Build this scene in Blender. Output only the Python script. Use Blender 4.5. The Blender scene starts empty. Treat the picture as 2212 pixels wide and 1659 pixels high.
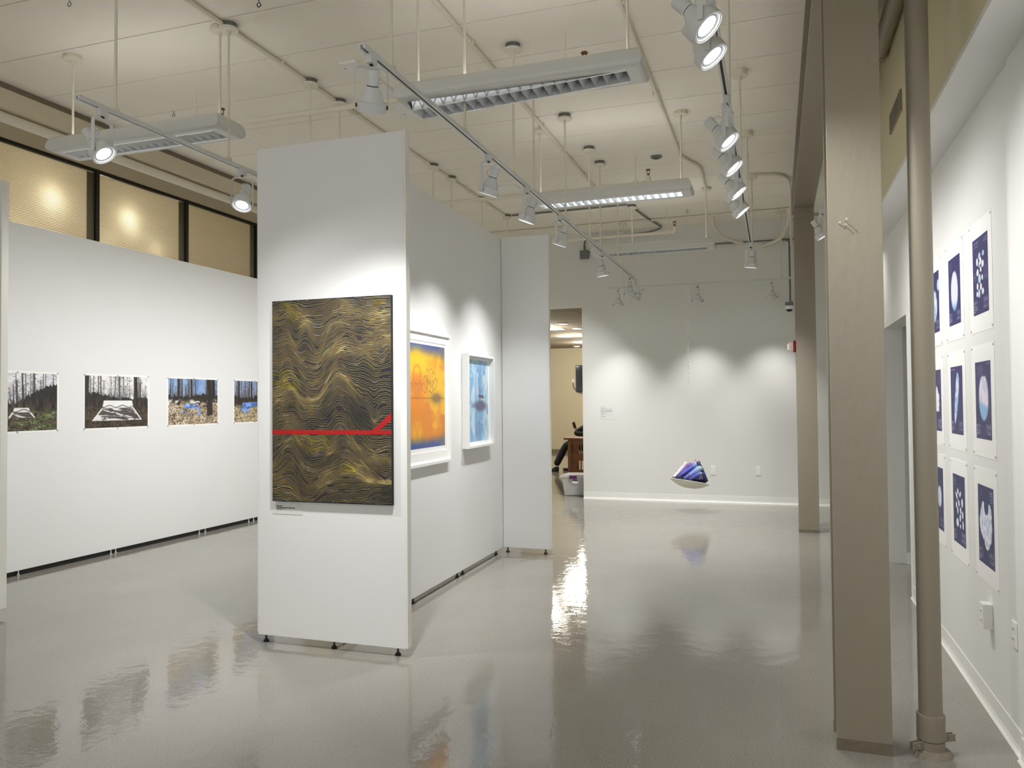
import bpy, bmesh, math, random
import numpy as np
from mathutils import Vector, Matrix, noise
random.seed(7)
PI = math.pi
COL = bpy.context.scene.collection
SC = bpy.context.scene

# ------------------------------------------------------------------ helpers
def s2l(c):
    return tuple((x / 12.92 if x <= .04045 else ((x + .055) / 1.055) ** 2.4) for x in c[:3])

def rgb(r, g, b):
    return s2l((r / 255, g / 255, b / 255))

def mat(name, col, rough=.5, metal=0., var=.0, vscale=6., bump=0., bscale=60., spec=.5, coat=0., emit=None, estr=0., trans=0., alpha=1., stretch=None, ior=None):
    m = bpy.data.materials.new(name); m.use_nodes = True
    nt = m.node_tree; b = nt.nodes['Principled BSDF']
    b.inputs['Base Color'].default_value = (*col, 1); b.inputs['Roughness'].default_value = rough
    b.inputs['Metallic'].default_value = metal; b.inputs['Specular IOR Level'].default_value = spec
    b.inputs['Coat Weight'].default_value = coat; b.inputs['Coat Roughness'].default_value = .08
    b.inputs['Transmission Weight'].default_value = trans; b.inputs['Alpha'].default_value = alpha
    if ior: b.inputs['IOR'].default_value = ior
    if emit:
        b.inputs['Emission Color'].default_value = (*emit, 1); b.inputs['Emission Strength'].default_value = estr
    tc = nt.nodes.new('ShaderNodeTexCoord'); src = tc.outputs['Object']
    if stretch:
        mp = nt.nodes.new('ShaderNodeMapping'); mp.inputs['Scale'].default_value = stretch
        nt.links.new(src, mp.inputs['Vector']); src = mp.outputs['Vector']
    if var > 0:
        n = nt.nodes.new('ShaderNodeTexNoise'); n.inputs['Scale'].default_value = vscale; n.inputs['Detail'].default_value = 5
        nt.links.new(src, n.inputs['Vector'])
        mx = nt.nodes.new('ShaderNodeMix'); mx.data_type = 'RGBA'
        mx.inputs['A'].default_value = (*[c * (1 - var) for c in col], 1)
        mx.inputs['B'].default_value = (*[min(1, c * (1 + var)) for c in col], 1)
        nt.links.new(n.outputs['Fac'], mx.inputs['Factor']); nt.links.new(mx.outputs['Result'], b.inputs['Base Color'])
    if bump > 0:
        n2 = nt.nodes.new('ShaderNodeTexNoise'); n2.inputs['Scale'].default_value = bscale; n2.inputs['Detail'].default_value = 3
        nt.links.new(src, n2.inputs['Vector'])
        bp = nt.nodes.new('ShaderNodeBump'); bp.inputs['Strength'].default_value = bump; bp.inputs['Distance'].default_value = .01
        nt.links.new(n2.outputs['Fac'], bp.inputs['Height']); nt.links.new(bp.outputs['Normal'], b.inputs['Normal'])
    return m

class MB:
    """collects shapes into one mesh"""
    def __init__(s): s.v = []; s.f = []; s.m = []; s.s = []
    def add(s, vs, fs, mi=0, smooth=False, M=None):
        o = len(s.v)
        s.v += [tuple(M @ Vector(p)) if M is not None else tuple(p) for p in vs]
        s.f += [tuple(i + o for i in f) for f in fs]; s.m += [mi] * len(fs); s.s += [smooth] * len(fs)
        return s
    def box(s, a, b, mi=0, M=None):
        (x0, y0, z0), (x1, y1, z1) = a, b
        vs = [(x, y, z) for x in (x0, x1) for y in (y0, y1) for z in (z0, z1)]
        return s.add(vs, [(0, 1, 3, 2), (4, 6, 7, 5), (0, 4, 5, 1), (2, 3, 7, 6), (0, 2, 6, 4), (1, 5, 7, 3)], mi, False, M)
    def lathe(s, prof, n=24, mi=0, M=None, smooth=True, cap=True, a0=0., a1=2 * PI):
        full = abs(a1 - a0 - 2 * PI) < 1e-6; k = n if full else n + 1
        vs = [(r * math.cos(a0 + (a1 - a0) * i / n), r * math.sin(a0 + (a1 - a0) * i / n), z) for r, z in prof for i in range(k)]
        fs = []
        for j in range(len(prof) - 1):
            for i in range(n):
                i2 = (i + 1) % k
                fs.append((j * k + i, j * k + i2, (j + 1) * k + i2, (j + 1) * k + i))
        s.add(vs, fs, mi, smooth, M)
        if cap and full:
            o = len(s.v) - len(vs)
            if prof[0][0] > 1e-5: s.f.append(tuple(o + i for i in reversed(range(k)))); s.m.append(mi); s.s.append(False)
            if prof[-1][0] > 1e-5: s.f.append(tuple(o + (len(prof) - 1) * k + i for i in range(k))); s.m.append(mi); s.s.append(False)
        return s
    def cyl(s, p, q, r, n=12, mi=0, r2=None):
        p, q = Vector(p), Vector(q); d = q - p
        M = Matrix.Translation(p) @ d.to_track_quat('Z', 'Y').to_matrix().to_4x4()
        return s.lathe([(r, 0), (r if r2 is None else r2, d.length)], n, mi, M)
    def tube(s, pts, r, n=10, mi=0):
        pts = [Vector(p) for p in pts]; vs = []; fs = []
        up = None
        for i, p in enumerate(pts):
            t = (pts[min(i + 1, len(pts) - 1)] - pts[max(i - 1, 0)]).normalized()
            if up is None:
                up = Vector((0, 0, 1)) if abs(t.z) < .9 else Vector((1, 0, 0))
            a = t.cross(up)
            if a.length < 1e-4: a = t.cross(Vector((0, 1, 0)))
            a.normalize(); up = a.cross(t).normalized()
            rr = r[i] if isinstance(r, (list, tuple)) else r
            for k in range(n):
                th = 2 * PI * k / n
                vs.append(p + a * math.cos(th) * rr + up * math.sin(th) * rr)
        for i in range(len(pts) - 1):
            for k in range(n):
                k2 = (k + 1) % n
                fs.append((i * n + k, i * n + k2, (i + 1) * n + k2, (i + 1) * n + k))
        fs.append(tuple(reversed(range(n)))); fs.append(tuple((len(pts) - 1) * n + k for k in range(n)))
        return s.add(vs, fs, mi, True)
    def prism(s, poly, a, b, axis='y', mi=0, smooth=False):
        """poly of 2-D points swept along an axis from a to b"""
        n = len(poly)
        def P(u, w, t): return {'y': (u, t, w), 'x': (t, u, w), 'z': (u, w, t)}[axis]
        vs = [P(u, w, a) for u, w in poly] + [P(u, w, b) for u, w in poly]
        fs = [(i, (i + 1) % n, (i + 1) % n + n, i + n) for i in range(n)] + [tuple(reversed(range(n))), tuple(range(n, 2 * n))]
        return s.add(vs, fs, mi, smooth)
    def build(s, name, mats, parent=None, bevel=0., loc=None, seg=2, autos=True):
        me = bpy.data.meshes.new(name); me.from_pydata([tuple(p) for p in s.v], [], s.f)
        for m in (mats if isinstance(mats, (list, tuple)) else [mats]): me.materials.append(m)
        me.polygons.foreach_set('material_index', s.m); me.polygons.foreach_set('use_smooth', s.s)
        bm = bmesh.new(); bm.from_mesh(me); bmesh.ops.recalc_face_normals(bm, faces=bm.faces); bm.to_mesh(me); bm.free()
        if autos and any(s.s):
            try: me.set_sharp_from_angle(angle=math.radians(42))
            except Exception: pass
        o = bpy.data.objects.new(name, me); COL.objects.link(o)
        if bevel:
            b = o.modifiers.new('bevel', 'BEVEL'); b.width = bevel; b.segments = seg; b.limit_method = 'ANGLE'
        if loc is not None: o.location = loc
        if parent is not None: o.parent = parent
        return o

def tag(o, label=None, cat=None, group=None, kind=None):
    for k, v in (('label', label), ('category', cat), ('group', group), ('kind', kind)):
        if v: o[k] = v
    return o

def thing(name, label, cat, loc=(0, 0, 0), group=None):
    o = bpy.data.objects.new(name, None); COL.objects.link(o); o.location = loc; o.empty_display_size = .05
    return tag(o, label, cat, group)

def copy_tree(o, parent=None):
    c = o.copy(); COL.objects.link(c)
    if parent is not None: c.parent = parent
    for ch in list(o.children): copy_tree(ch, c)
    return c

def arc(pts, r=.06, n=5):
    """polyline with rounded corners"""
    P = [Vector(p) for p in pts]; out = [P[0]]
    for i in range(1, len(P) - 1):
        a, b, c = P[i - 1], P[i], P[i + 1]
        d1 = (a - b); d2 = (c - b); k = min(r, d1.length * .45, d2.length * .45)
        p, q = b + d1.normalized() * k, b + d2.normalized() * k
        for j in range(n + 1):
            t = j / n
            out.append(p * (1 - t) ** 2 + b * 2 * t * (1 - t) + q * t * t)
    out.append(P[-1]); return out

# value noise in numpy for the printed pictures
_T = {}
def vnoise(x, y, seed=0):
    if seed not in _T: _T[seed] = np.random.RandomState(seed).rand(128, 128)
    t = _T[seed]; xi = np.floor(x).astype(int); yi = np.floor(y).astype(int); fx = x - xi; fy = y - yi
    fx = fx * fx * (3 - 2 * fx); fy = fy * fy * (3 - 2 * fy)
    g = lambda a, b: t[a % 128, b % 128]
    return (g(xi, yi) * (1 - fx) + g(xi + 1, yi) * fx) * (1 - fy) + (g(xi, yi + 1) * (1 - fx) + g(xi + 1, yi + 1) * fx) * fy
def fbm(x, y, o=4, seed=0):
    r = 0; a = .5
    for i in range(o): r = r + a * vnoise(x * 2 ** i, y * 2 ** i, seed + i); a *= .5
    return r / (1 - .5 ** o)
def mixc(a, b, t):
    t = np.clip(t, 0, 1)[..., None]; return np.asarray(a) * (1 - t) + np.asarray(b) * t
def sst(a, b, x):
    t = np.clip((x - a) / (b - a), 0, 1); return t * t * (3 - 2 * t)
def C(r, g, b): return np.array((r, g, b)) / 255.
def inpoly(u, v, poly, soft=.006):
    d = np.full(u.shape, 9.)
    n = len(poly); area = sum(poly[i][0] * poly[(i + 1) % n][1] - poly[(i + 1) % n][0] * poly[i][1] for i in range(n))
    sg = 1 if area > 0 else -1
    for i in range(n):
        (x0, y0), (x1, y1) = poly[i], poly[(i + 1) % n]; L = math.hypot(x1 - x0, y1 - y0)
        d = np.minimum(d, sg * ((x1 - x0) * (v - y0) - (y1 - y0) * (u - x0)) / L)
    return sst(-soft, soft, d)

def ink_material(name, rough=.45, coat=0.):
    m = bpy.data.materials.new(name); m.use_nodes = True; nt = m.node_tree; b = nt.nodes['Principled BSDF']
    a = nt.nodes.new('ShaderNodeVertexColor'); a.layer_name = 'ink'
    nt.links.new(a.outputs['Color'], b.inputs['Base Color']); b.inputs['Roughness'].default_value = rough
    b.inputs['Coat Weight'].default_value = coat; b.inputs['Coat Roughness'].default_value = .15
    return m

def ink_sheet(name, fn, nu, nv, origin, ud, vd, material, parent=None):
    """grid whose points carry the printed colours fn(u,v), v running downwards from the top edge"""
    u, v = np.meshgrid((np.arange(nu + 1)) / nu, (np.arange(nv + 1)) / nv)
    c = np.clip(fn(u, v), 0, 1); c = np.where(c <= .04045, c / 12.92, ((c + .055) / 1.055) ** 2.4)
    o, ud, vd = (np.array(t, float) for t in (origin, ud, vd))
    P = o + u[..., None] * ud + v[..., None] * vd
    me = bpy.data.meshes.new(name); N = (nu + 1) * (nv + 1)
    idx = np.arange(N).reshape(nv + 1, nu + 1)
    q = np.stack([idx[:-1, :-1], idx[1:, :-1], idx[1:, 1:], idx[:-1, 1:]], -1).reshape(-1, 4)
    me.from_pydata(P.reshape(-1, 3).tolist(), [], q.tolist())
    at = me.color_attributes.new('ink', 'FLOAT_COLOR', 'POINT')
    at.data.foreach_set('color', np.concatenate([c.reshape(-1, 3), np.ones((N, 1))], 1).astype(np.float32).ravel())
    me.materials.append(material)
    ob = bpy.data.objects.new(name, me); COL.objects.link(ob)
    if parent is not None: ob.parent = parent
    return ob

# ------------------------------------------------------------------ materials
M = {}
M['wall'] = mat('white gallery paint', rgb(232, 233, 231), .6, var=.012, vscale=3, bump=.05, bscale=140)
M['wall_tex'] = mat('rolled white wall paint', rgb(228, 229, 225), .5, var=.015, vscale=2.5, bump=.04, bscale=45)
M['panel'] = mat('white panel paint', rgb(233, 234, 234), .55, var=.014, vscale=2.2, bump=.03, bscale=160)
M['edge'] = mat('panel edge paint', rgb(236, 235, 230), .4)
M['ceil'] = mat('cream concrete plank paint', rgb(243, 238, 226), .7, var=.04, vscale=2.5, bump=.15, bscale=30)
M['joint'] = mat('plank joint dirt', rgb(150, 140, 122), .9)
M['taupe'] = mat('taupe steel paint', rgb(150, 142, 126), .32, var=.03, vscale=3, bump=.18, bscale=26, stretch=(1, 1, .5))
M['taupe_pipe'] = mat('taupe pipe paint', rgb(146, 138, 122), .5, var=.03, vscale=3, bump=.06, bscale=40)
M['dirt_and_shade'] = mat('scuff and shade brown', rgb(122, 112, 94), .6, var=.2, vscale=30, bump=.3, bscale=90)
M['cream_pipe'] = mat('cream pipe paint', rgb(230, 223, 207), .45)
M['fitting'] = mat('light grey enamel', rgb(214, 215, 212), .32)
M['lamp'] = mat('white lamp enamel', rgb(214, 217, 217), .35)
M['black'] = mat('black plastic', (.008, .008, .009), .45)
M['groove'] = mat('brown track groove', rgb(70, 58, 40), .6)
M['lens'] = mat('lit lamp lens', (1, 1, 1), .2, emit=(.95, .97, 1.0), estr=3.)
M['lens_off'] = mat('lamp reflector', rgb(150, 160, 190), .15)
M['ring'] = mat('lamp face ring', rgb(240, 241, 242), .3)
M['galv'] = mat('galvanised steel', rgb(120, 124, 122), .45, metal=.6, var=.15, vscale=40)
M['emt'] = mat('grey conduit', rgb(120, 122, 118), .4, metal=.3)
M['mirror'] = mat('louvre aluminium', rgb(236, 239, 243), .25, metal=.45)
M['tube_lit'] = mat('lit fluorescent tube', rgb(250, 250, 248), .3, emit=(.94, 1, .98), estr=1.6)
M['tube'] = mat('fluorescent tube', rgb(250, 250, 248), .3)
M['brass'] = mat('sprinkler bronze', rgb(120, 84, 48), .35, metal=.8)
M['rust'] = mat('rusty fitting', rgb(140, 96, 66), .8, var=.3, vscale=60)
M['plate'] = mat('white plate plastic', rgb(240, 240, 236), .35)
M['slot'] = mat('dark slot', rgb(60, 55, 50), .6)
M['paper'] = mat('white print paper', rgb(246, 246, 245), .55)
M['frame'] = mat('white frame lacquer', rgb(242, 242, 240), .35)
M['mat'] = mat('white mat board', rgb(246, 246, 245), .7)
M['pin'] = mat('grey pin', rgb(196, 196, 194), .4)
M['ink'] = ink_material('printed ink', .45)
M['ink_gloss'] = ink_material('printed ink under glazing', .3, .15)
M['canvas'] = mat('black canvas', rgb(24, 26, 30), .8, var=.1, vscale=20)
M['canvas_edge'] = mat('canvas side', rgb(110, 112, 110), .7)
M['yellow'] = mat('ochre bulkhead paint', rgb(216, 209, 174), .6, var=.03, vscale=3)
M['tan'] = mat('cream fascia gloss paint', rgb(214, 204, 180), .22, var=.03)
M['dark_frame'] = mat('black window frame', rgb(34, 28, 24), .4)
M['red'] = mat('red alarm plastic', rgb(130, 22, 24), .35)
M['dome'] = mat('smoked camera dome', rgb(18, 18, 20), .06)
M['concrete'] = mat('rough concrete', rgb(146, 138, 124), .9, var=.25, vscale=50, bump=.6, bscale=120)
M['oak'] = mat('brown desk wood', rgb(132, 84, 46), .4, var=.2, vscale=8, stretch=(6, 6, 1))
M['cloth'] = mat('black clothing', rgb(20, 20, 23), .8)
M['shoe'] = mat('black shoe leather', rgb(14, 14, 15), .4)
M['skin'] = mat('skin', rgb(196, 150, 122), .5)
M['hair'] = mat('dark hair', rgb(30, 24, 20), .5)
M['pane_gap'] = mat('smoky pane', rgb(104, 98, 80), .2)
M['phone'] = mat('phone case', rgb(70, 58, 66), .3)
M['card'] = mat('caption card', rgb(226, 227, 224), .6)
M['glass_dark'] = mat('dark glass', rgb(20, 20, 22), .08)
M['bin'] = mat('clear plastic bin', rgb(226, 228, 230), .3, alpha=.55, var=.02)
M['purple'] = mat('purple latch plastic', rgb(92, 30, 92), .4)
M['beige'] = mat('beige room paint', rgb(200, 190, 162), .7, var=.02)
M['tile'] = mat('acoustic ceiling tile', rgb(150, 138, 116), .9, var=.04, vscale=30)
M['troffer'] = mat('lit ceiling panel', (1, 1, 1), .5, emit=(1, .95, .80), estr=4)
M['grey_wall'] = mat('grey corridor paint', rgb(196, 198, 192), .6)
M['dish'] = mat('white dish', rgb(236, 234, 222), .35)
M['film'] = mat('clear twisted film', rgb(252, 252, 252), .3, alpha=.55, spec=.9)
M['line'] = mat('clear filament', rgb(250, 250, 250), .2, alpha=.10)

def floor_material():
    m = bpy.data.materials.new('polished grey tile floor'); m.use_nodes = True; nt = m.node_tree; b = nt.nodes['Principled BSDF']
    L = nt.links.new; N = nt.nodes.new
    tc = N('ShaderNodeTexCoord')
    n1 = N('ShaderNodeTexNoise'); n1.inputs['Scale'].default_value = 1.3; n1.inputs['Detail'].default_value = 6
    n2 = N('ShaderNodeTexNoise'); n2.inputs['Scale'].default_value = 150; n2.inputs['Detail'].default_value = 3
    for n in (n1, n2): L(tc.outputs['Object'], n.inputs['Vector'])
    r1 = N('ShaderNodeMix'); r1.data_type = 'RGBA'; r1.inputs['A'].default_value = (*rgb(144, 140, 131), 1); r1.inputs['B'].default_value = (*rgb(164, 160, 151), 1)
    L(n1.outputs['Fac'], r1.inputs['Factor'])
    rp = N('ShaderNodeValToRGB'); rp.color_ramp.elements[0].position = .36; rp.color_ramp.elements[1].position = .52
    rp.color_ramp.elements[0].color = (.70, .695, .69, 1); rp.color_ramp.elements[1].color = (1, 1, 1, 1)
    L(n2.outputs['Fac'], rp.inputs['Fac'])
    mu = N('ShaderNodeMix'); mu.data_type = 'RGBA'; mu.blend_type = 'MULTIPLY'; mu.inputs['Factor'].default_value = 1
    L(r1.outputs['Result'], mu.inputs['A']); L(rp.outputs['Color'], mu.inputs['B'])
    br = N('ShaderNodeTexBrick'); br.offset = 0; br.inputs['Scale'].default_value = 1; br.inputs['Brick Width'].default_value = .61; br.inputs['Row Height'].default_value = .61
    br.inputs['Mortar Size'].default_value = .0016; br.inputs['Color1'].default_value = br.inputs['Color2'].default_value = (1, 1, 1, 1); br.inputs['Mortar'].default_value = (.9, .895, .885, 1)
    L(tc.outputs['Object'], br.inputs['Vector'])
    mu2 = N('ShaderNodeMix'); mu2.data_type = 'RGBA'; mu2.blend_type = 'MULTIPLY'; mu2.inputs['Factor'].default_value = 1
    L(mu.outputs['Result'], mu2.inputs['A']); L(br.outputs['Color'], mu2.inputs['B']); L(mu2.outputs['Result'], b.inputs['Base Color'])
    n3 = N('ShaderNodeTexNoise'); n3.inputs['Scale'].default_value = 2.2; n3.inputs['Detail'].default_value = 6
    L(tc.outputs['Object'], n3.inputs['Vector'])
    mr = N('ShaderNodeMapRange'); mr.inputs['From Min'].default_value = .3; mr.inputs['From Max'].default_value = .7; mr.inputs['To Min'].default_value = .015; mr.inputs['To Max'].default_value = .05
    L(n3.outputs['Fac'], mr.inputs['Value']); L(mr.outputs['Result'], b.inputs['Roughness'])
    n4 = N('ShaderNodeTexNoise'); n4.inputs['Scale'].default_value = 9; n4.inputs['Detail'].default_value = 4; n4.inputs['Roughness'].default_value = .6
    L(tc.outputs['Object'], n4.inputs['Vector'])
    bp = N('ShaderNodeBump'); bp.inputs['Strength'].default_value = .085; bp.inputs['Distance'].default_value = .02
    L(n4.outputs['Fac'], bp.inputs['Height']); L(bp.outputs['Normal'], b.inputs['Normal'])
    b.inputs['Specular IOR Level'].default_value = .62
    return m
M['floor'] = floor_material()

def fluted_material(name, k):
    m = bpy.data.materials.new(name); m.use_nodes = True; nt = m.node_tree
    nt.nodes.remove(nt.nodes['Principled BSDF']); out = nt.nodes['Material Output']; L = nt.links.new
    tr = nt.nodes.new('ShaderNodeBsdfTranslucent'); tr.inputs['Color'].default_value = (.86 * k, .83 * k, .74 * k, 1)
    di = nt.nodes.new('ShaderNodeBsdfDiffuse'); di.inputs['Color'].default_value = (.5, .45, .36, 1)
    gl = nt.nodes.new('ShaderNodeBsdfGlossy'); gl.inputs['Roughness'].default_value = .22; gl.inputs['Color'].default_value = (.8, .78, .72, 1)
    a = nt.nodes.new('ShaderNodeMixShader'); a.inputs['Fac'].default_value = .3
    L(tr.outputs[0], a.inputs[1]); L(di.outputs[0], a.inputs[2])
    b = nt.nodes.new('ShaderNodeMixShader'); b.inputs['Fac'].default_value = .1
    L(a.outputs[0], b.inputs[1]); L(gl.outputs[0], b.inputs[2]); L(b.outputs[0], out.inputs['Surface'])
    return m
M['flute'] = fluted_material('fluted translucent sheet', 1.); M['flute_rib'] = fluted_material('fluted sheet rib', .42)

def struct(name, mb, m, bevel=0., parent=None):
    return tag(mb.build(name, m, parent, bevel), kind='structure')

# ------------------------------------------------------------------ camera
F_PX = 1688.05; YAW, PITCH, ROLL = math.radians(18.70), math.radians(1.352), math.radians(-.50)
fw = Vector((-math.sin(YAW) * math.cos(PITCH), math.cos(YAW) * math.cos(PITCH), math.sin(PITCH)))
ri = Vector((math.cos(YAW), math.sin(YAW), 0)); up = ri.cross(fw)
r_ = math.cos(ROLL) * ri + math.sin(ROLL) * up; u_ = -math.sin(ROLL) * ri + math.cos(ROLL) * up
cd = bpy.data.cameras.new('camera'); cam = bpy.data.objects.new('camera', cd); COL.objects.link(cam)
mw = Matrix((r_, u_, -fw)).transposed().to_4x4(); mw.translation = (0, 0, 1.5); cam.matrix_world = mw
cd.sensor_width = 36; cd.sensor_fit = 'HORIZONTAL'; cd.lens = 36 * F_PX / 2212; cd.clip_start = .05; cd.clip_end = 100
SC.camera = cam

ZC = 4.12
# ------------------------------------------------------------------ shell
struct('floor', MB().box((-9.5, -3.5, -.1), (3.2, 23, 0)), M['floor'])
cb = MB(); yy = 4.34 - .62 * 13
while yy < 12.2:
    cb.box((-6.62, yy + .004, ZC), (2.0, min(yy + .616, 12.1), ZC + .12)); yy += .62
cb.box((-6.62, -3.7, ZC + .008), (2.0, 12.1, ZC + .03), 1)
for xx, y0, y1 in ((-.25, 6.2, 12), (-4.9, 6.4, 9)):
    cb.box((xx, y0, ZC - .0005), (xx + .0012, y1, ZC + .01), 1)
struct('ceiling', cb, [M['ceil'], M['joint']])
# far wall with the doorway on its left
wb = MB(); wb.box((-2.87, 11.92, 0), (3.2, 12.07, ZC)); wb.box((-6.62, 11.92, 2.99), (-2.87, 12.07, ZC)); wb.box((-6.62, 11.92, 0), (-3.95, 12.07, 2.99))
struct('wall_back', wb, M['wall_tex'])
def skirting(name, pts, h=.10):
    """cove skirting along a straight run, pts = (start, end, outward normal)"""
    a, b, n = Vector(pts[0]), Vector(pts[1]), Vector(pts[2])
    prof = [(0, h), (.004, h), (.0045, .03), (.009, .012), (.02, .002), (.02, 0), (0, 0)]
    mb = MB(); k = len(prof)
    vs = [p + n * o + Vector((0, 0, z)) for p in (a, b) for o, z in prof]
    mb.add(vs, [(i, (i + 1) % k, (i + 1) % k + k, i + k) for i in range(k)] + [tuple(range(k)), tuple(range(k, 2 * k))])
    return struct(name, mb, M['plate'])
skirting('baseboard_back', ((-2.87, 11.92, 0), (2.0, 11.92, 0), (0, -1, 0)))
# right wall: low white wall, soffit, ochre bulkhead, side doorway
rb = MB(); rb.box((.95, 3.76, 0), (1.1, 6.575, 2.925)); rb.box((.938, -3.5, 0), (1.1, 3.76, 2.925)); rb.box((.95, 7.93, 0), (1.1, 8.4, 2.925)); rb.box((.95, 6.575, 2.15), (1.1, 7.93, 2.925))
struct('wall_right', rb, M['wall'])
rf = MB(); rf.box((1.8, 8.4, 0), (1.95, 11.92, ZC)); rf.box((1.1, 8.25, 0), (1.95, 8.4, ZC)); struct('wall_right_far', rf, M['wall'])
sb = MB(); sb.box((.752, -3.5, 2.925), (1.1, 8.4, 2.95)); struct('trim_1', sb, M['wall'])
yb = MB(); yb.box((.752, -3.5, 2.95), (1.1, 8.4, ZC)); struct('wall_right_upper', yb, M['yellow'])
skirting('baseboard_right', ((.95, 3.76, 0), (.95, 6.575, 0), (-1, 0, 0)))
skirting('baseboard_right_near', ((.938, -3.5, 0), (.938, 3.76, 0), (-1, 0, 0)))
# corridor beyond the side doorway
kb = MB(); kb.box((1.1, 7.93, 0), (3.2, 8.05, 2.6)); kb.box((3.0, 6.2, 0), (3.2, 7.93, 2.6)); kb.box((1.1, 5.6, 2.5), (3.2, 8.05, 2.6)); kb.box((1.1, 5.5, 0), (3.2, 5.6, 2.6))
struct('wall_corridor', kb, M['grey_wall'])
skirting('baseboard_corridor', ((1.1, 7.93, 0), (1.42, 7.93, 0), (0, -1, 0)))
d2 = MB(); d2.box((1.42, 7.90, 0), (1.9, 7.93, 2.05)); struct('door_1', d2, M['black'])
jb = MB(); jb.box((.94, 6.56, 0), (1.11, 6.576, 2.155)); struct('trim_2', jb, M['plate'])

# steel frame: two I-section columns and the long beam
def isec(x0, x1, y0, y1, z0, z1, t=.018, w=.014):
    mb = MB(); xm = (x0 + x1) / 2
    mb.box((x0, y0, z0), (x1, y0 + t, z1)); mb.box((x0, y1 - t, z0), (x1, y1, z1)); mb.box((xm - w / 2, y0 + t, z0), (xm + w / 2, y1 - t, z1))
    return mb
c1 = struct('column', isec(.222, .439, 3.65, 3.86, 0, 3.70), M['taupe'], .002)
cbase = isec(.2205, .4405, 3.6485, 3.8615, 0, .05).build('column_base', M['dirt_and_shade'], c1)
c2 = struct('column.001', isec(.218, .433, 9.46, 9.67, 0, 3.70), M['taupe'], .002)
isec(.2165, .4345, 9.4585, 9.6715, 0, .035).build('column_base', M['dirt_and_shade'], c2)
for (x, z, L) in ((.266, 2.262, .012), (.292, 2.272, .024), (.29, 2.25, .016)):
    nb = MB(); nb.cyl((x, 3.65, z), (x + .004, 3.65 - L, z + .004), .0016, 8); nb.cyl((x + .004, 3.65 - L, z + .004), (x + .0042, 3.648 - L, z + .004), .0045, 10)
    nb.build('nail', M['pin'], c1)
bb = MB(); bb.box((.218, -3.5, 3.70), (.437, 9.67, 3.722)); bb.box((.218, -3.5, ZC - .022), (.437, 11.92, ZC - .0005)); bb.box((.318, -3.5, 3.722), (.334, 9.67, ZC - .022))
struct('beam', bb, M['taupe'], .002)

# left side: clerestory, fascia, channel beam
lb = MB(); lb.box((-6.62, -3.5, 3.90), (-6.5, 12.0, ZC)); lb.box((-6.62, -3.5, 0), (-6.5, 12.0, 2.6)); lb.box((-6.62, 8.74, 2.6), (-6.5, 12.0, 3.90)); lb.box((-6.62, -3.5, 2.6), (-6.5, 3.2, 3.90))
struct('wall_left', lb, M['tan'])
cbm = MB(); cbm.box((-5.90, -3.5, 3.918), (-5.862, 11.92, 4.07)); cbm.box((-5.96, -3.5, 4.07), (-5.866, 11.92, ZC - .0005), 1); cbm.box((-5.97, -3.5, 3.912), (-5.862, 11.92, 3.92))  # top flange strip in brown: its shadow is put into the colour
struct('beam.001', cbm, [M['tan'], M['dirt_and_shade']], .002)
win = MB()
win.box((-6.53, 3.2, 3.865), (-6.49, 8.72, 3.90)); win.box((-6.53, 3.2, 2.6), (-6.49, 8.72, 2.64))
for y in (3.2, 4.85, 6.10, 7.37, 8.66): win.box((-6.535, y, 2.6), (-6.485, y + .042, 3.9))
win.box((-6.56, 3.2, 2.6), (-6.54, 8.72, 2.62))
window = struct('window_1', win, M['dark_frame'], .003)
for i, (y0, y1) in enumerate(((3.242, 4.85), (4.892, 6.10), (6.142, 7.37), (7.412, 8.66))):
    ys = y1 - .09
    pb = MB(); nz = 78; z0, z1 = 2.64, 3.862; vs = []
    for k in range(nz * 2 + 1):
        z = z0 + (z1 - z0) * k / (nz * 2); x = -6.517 + (.004 if k % 2 else 0)
        vs += [(x, y0 + .002, z), (x, ys, z)]
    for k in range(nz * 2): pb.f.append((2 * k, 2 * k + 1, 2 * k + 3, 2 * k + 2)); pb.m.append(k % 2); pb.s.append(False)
    pb.v = vs; pb.build('fluted_pane', [M['flute'], M['flute_rib']], window)
    gb = MB(); gb.box((-6.522, ys + .001, z0), (-6.516, y1, z1)); g = gb.build('dark_pane', M['pane_gap'], window)
# lit space behind the clerestory
bk = MB(); bk.box((-8.6, 2.6, 2.3), (-8.5, 9.2, 4.3)); bk.box((-8.6, 2.6, 4.2), (-6.62, 9.2, 4.3)); bk.box((-8.6, 2.5, 2.3), (-6.62, 2.6, 4.3)); bk.box((-8.6, 9.2, 2.3), (-6.62, 9.3, 4.3)); bk.box((-8.6, 2.6, 2.2), (-6.62, 9.2, 2.3))
struct('wall_beyond_clerestory', bk, M['beige'])
def point(name, loc, W, col, r=.05):
    l = bpy.data.lights.new(name, 'POINT'); l.energy = W; l.color = col; l.shadow_soft_size = r
    o = bpy.data.objects.new(name, l); COL.objects.link(o); o.location = loc; return o
for i, (y, z, W, dx) in enumerate(((5.62, 3.50, .8, .14), (6.55, 3.50, .9, .14), (6.93, 3.25, .25, .14), (5.25, 3.12, .4, .22), (6.25, 3.2, .3, .2), (4.2, 3.4, .8, .3), (5.4, 3.5, 4, .8), (7.0, 3.5, 3.0, .9), (8.2, 3.5, 1.6, .9))):
    point('corridor_lamp', (-6.52 - dx, y, z), W, (1, .86, .60), .05)
lp = MB().tube([(-5.945, -3, 3.866), (-5.945, 11.9, 3.866)], .045, 14)
tag(lp.build('heating_pipe', M['cream_pipe']), 'long cream pipe running under the left channel beam above the fluted windows', 'pipe')

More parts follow.
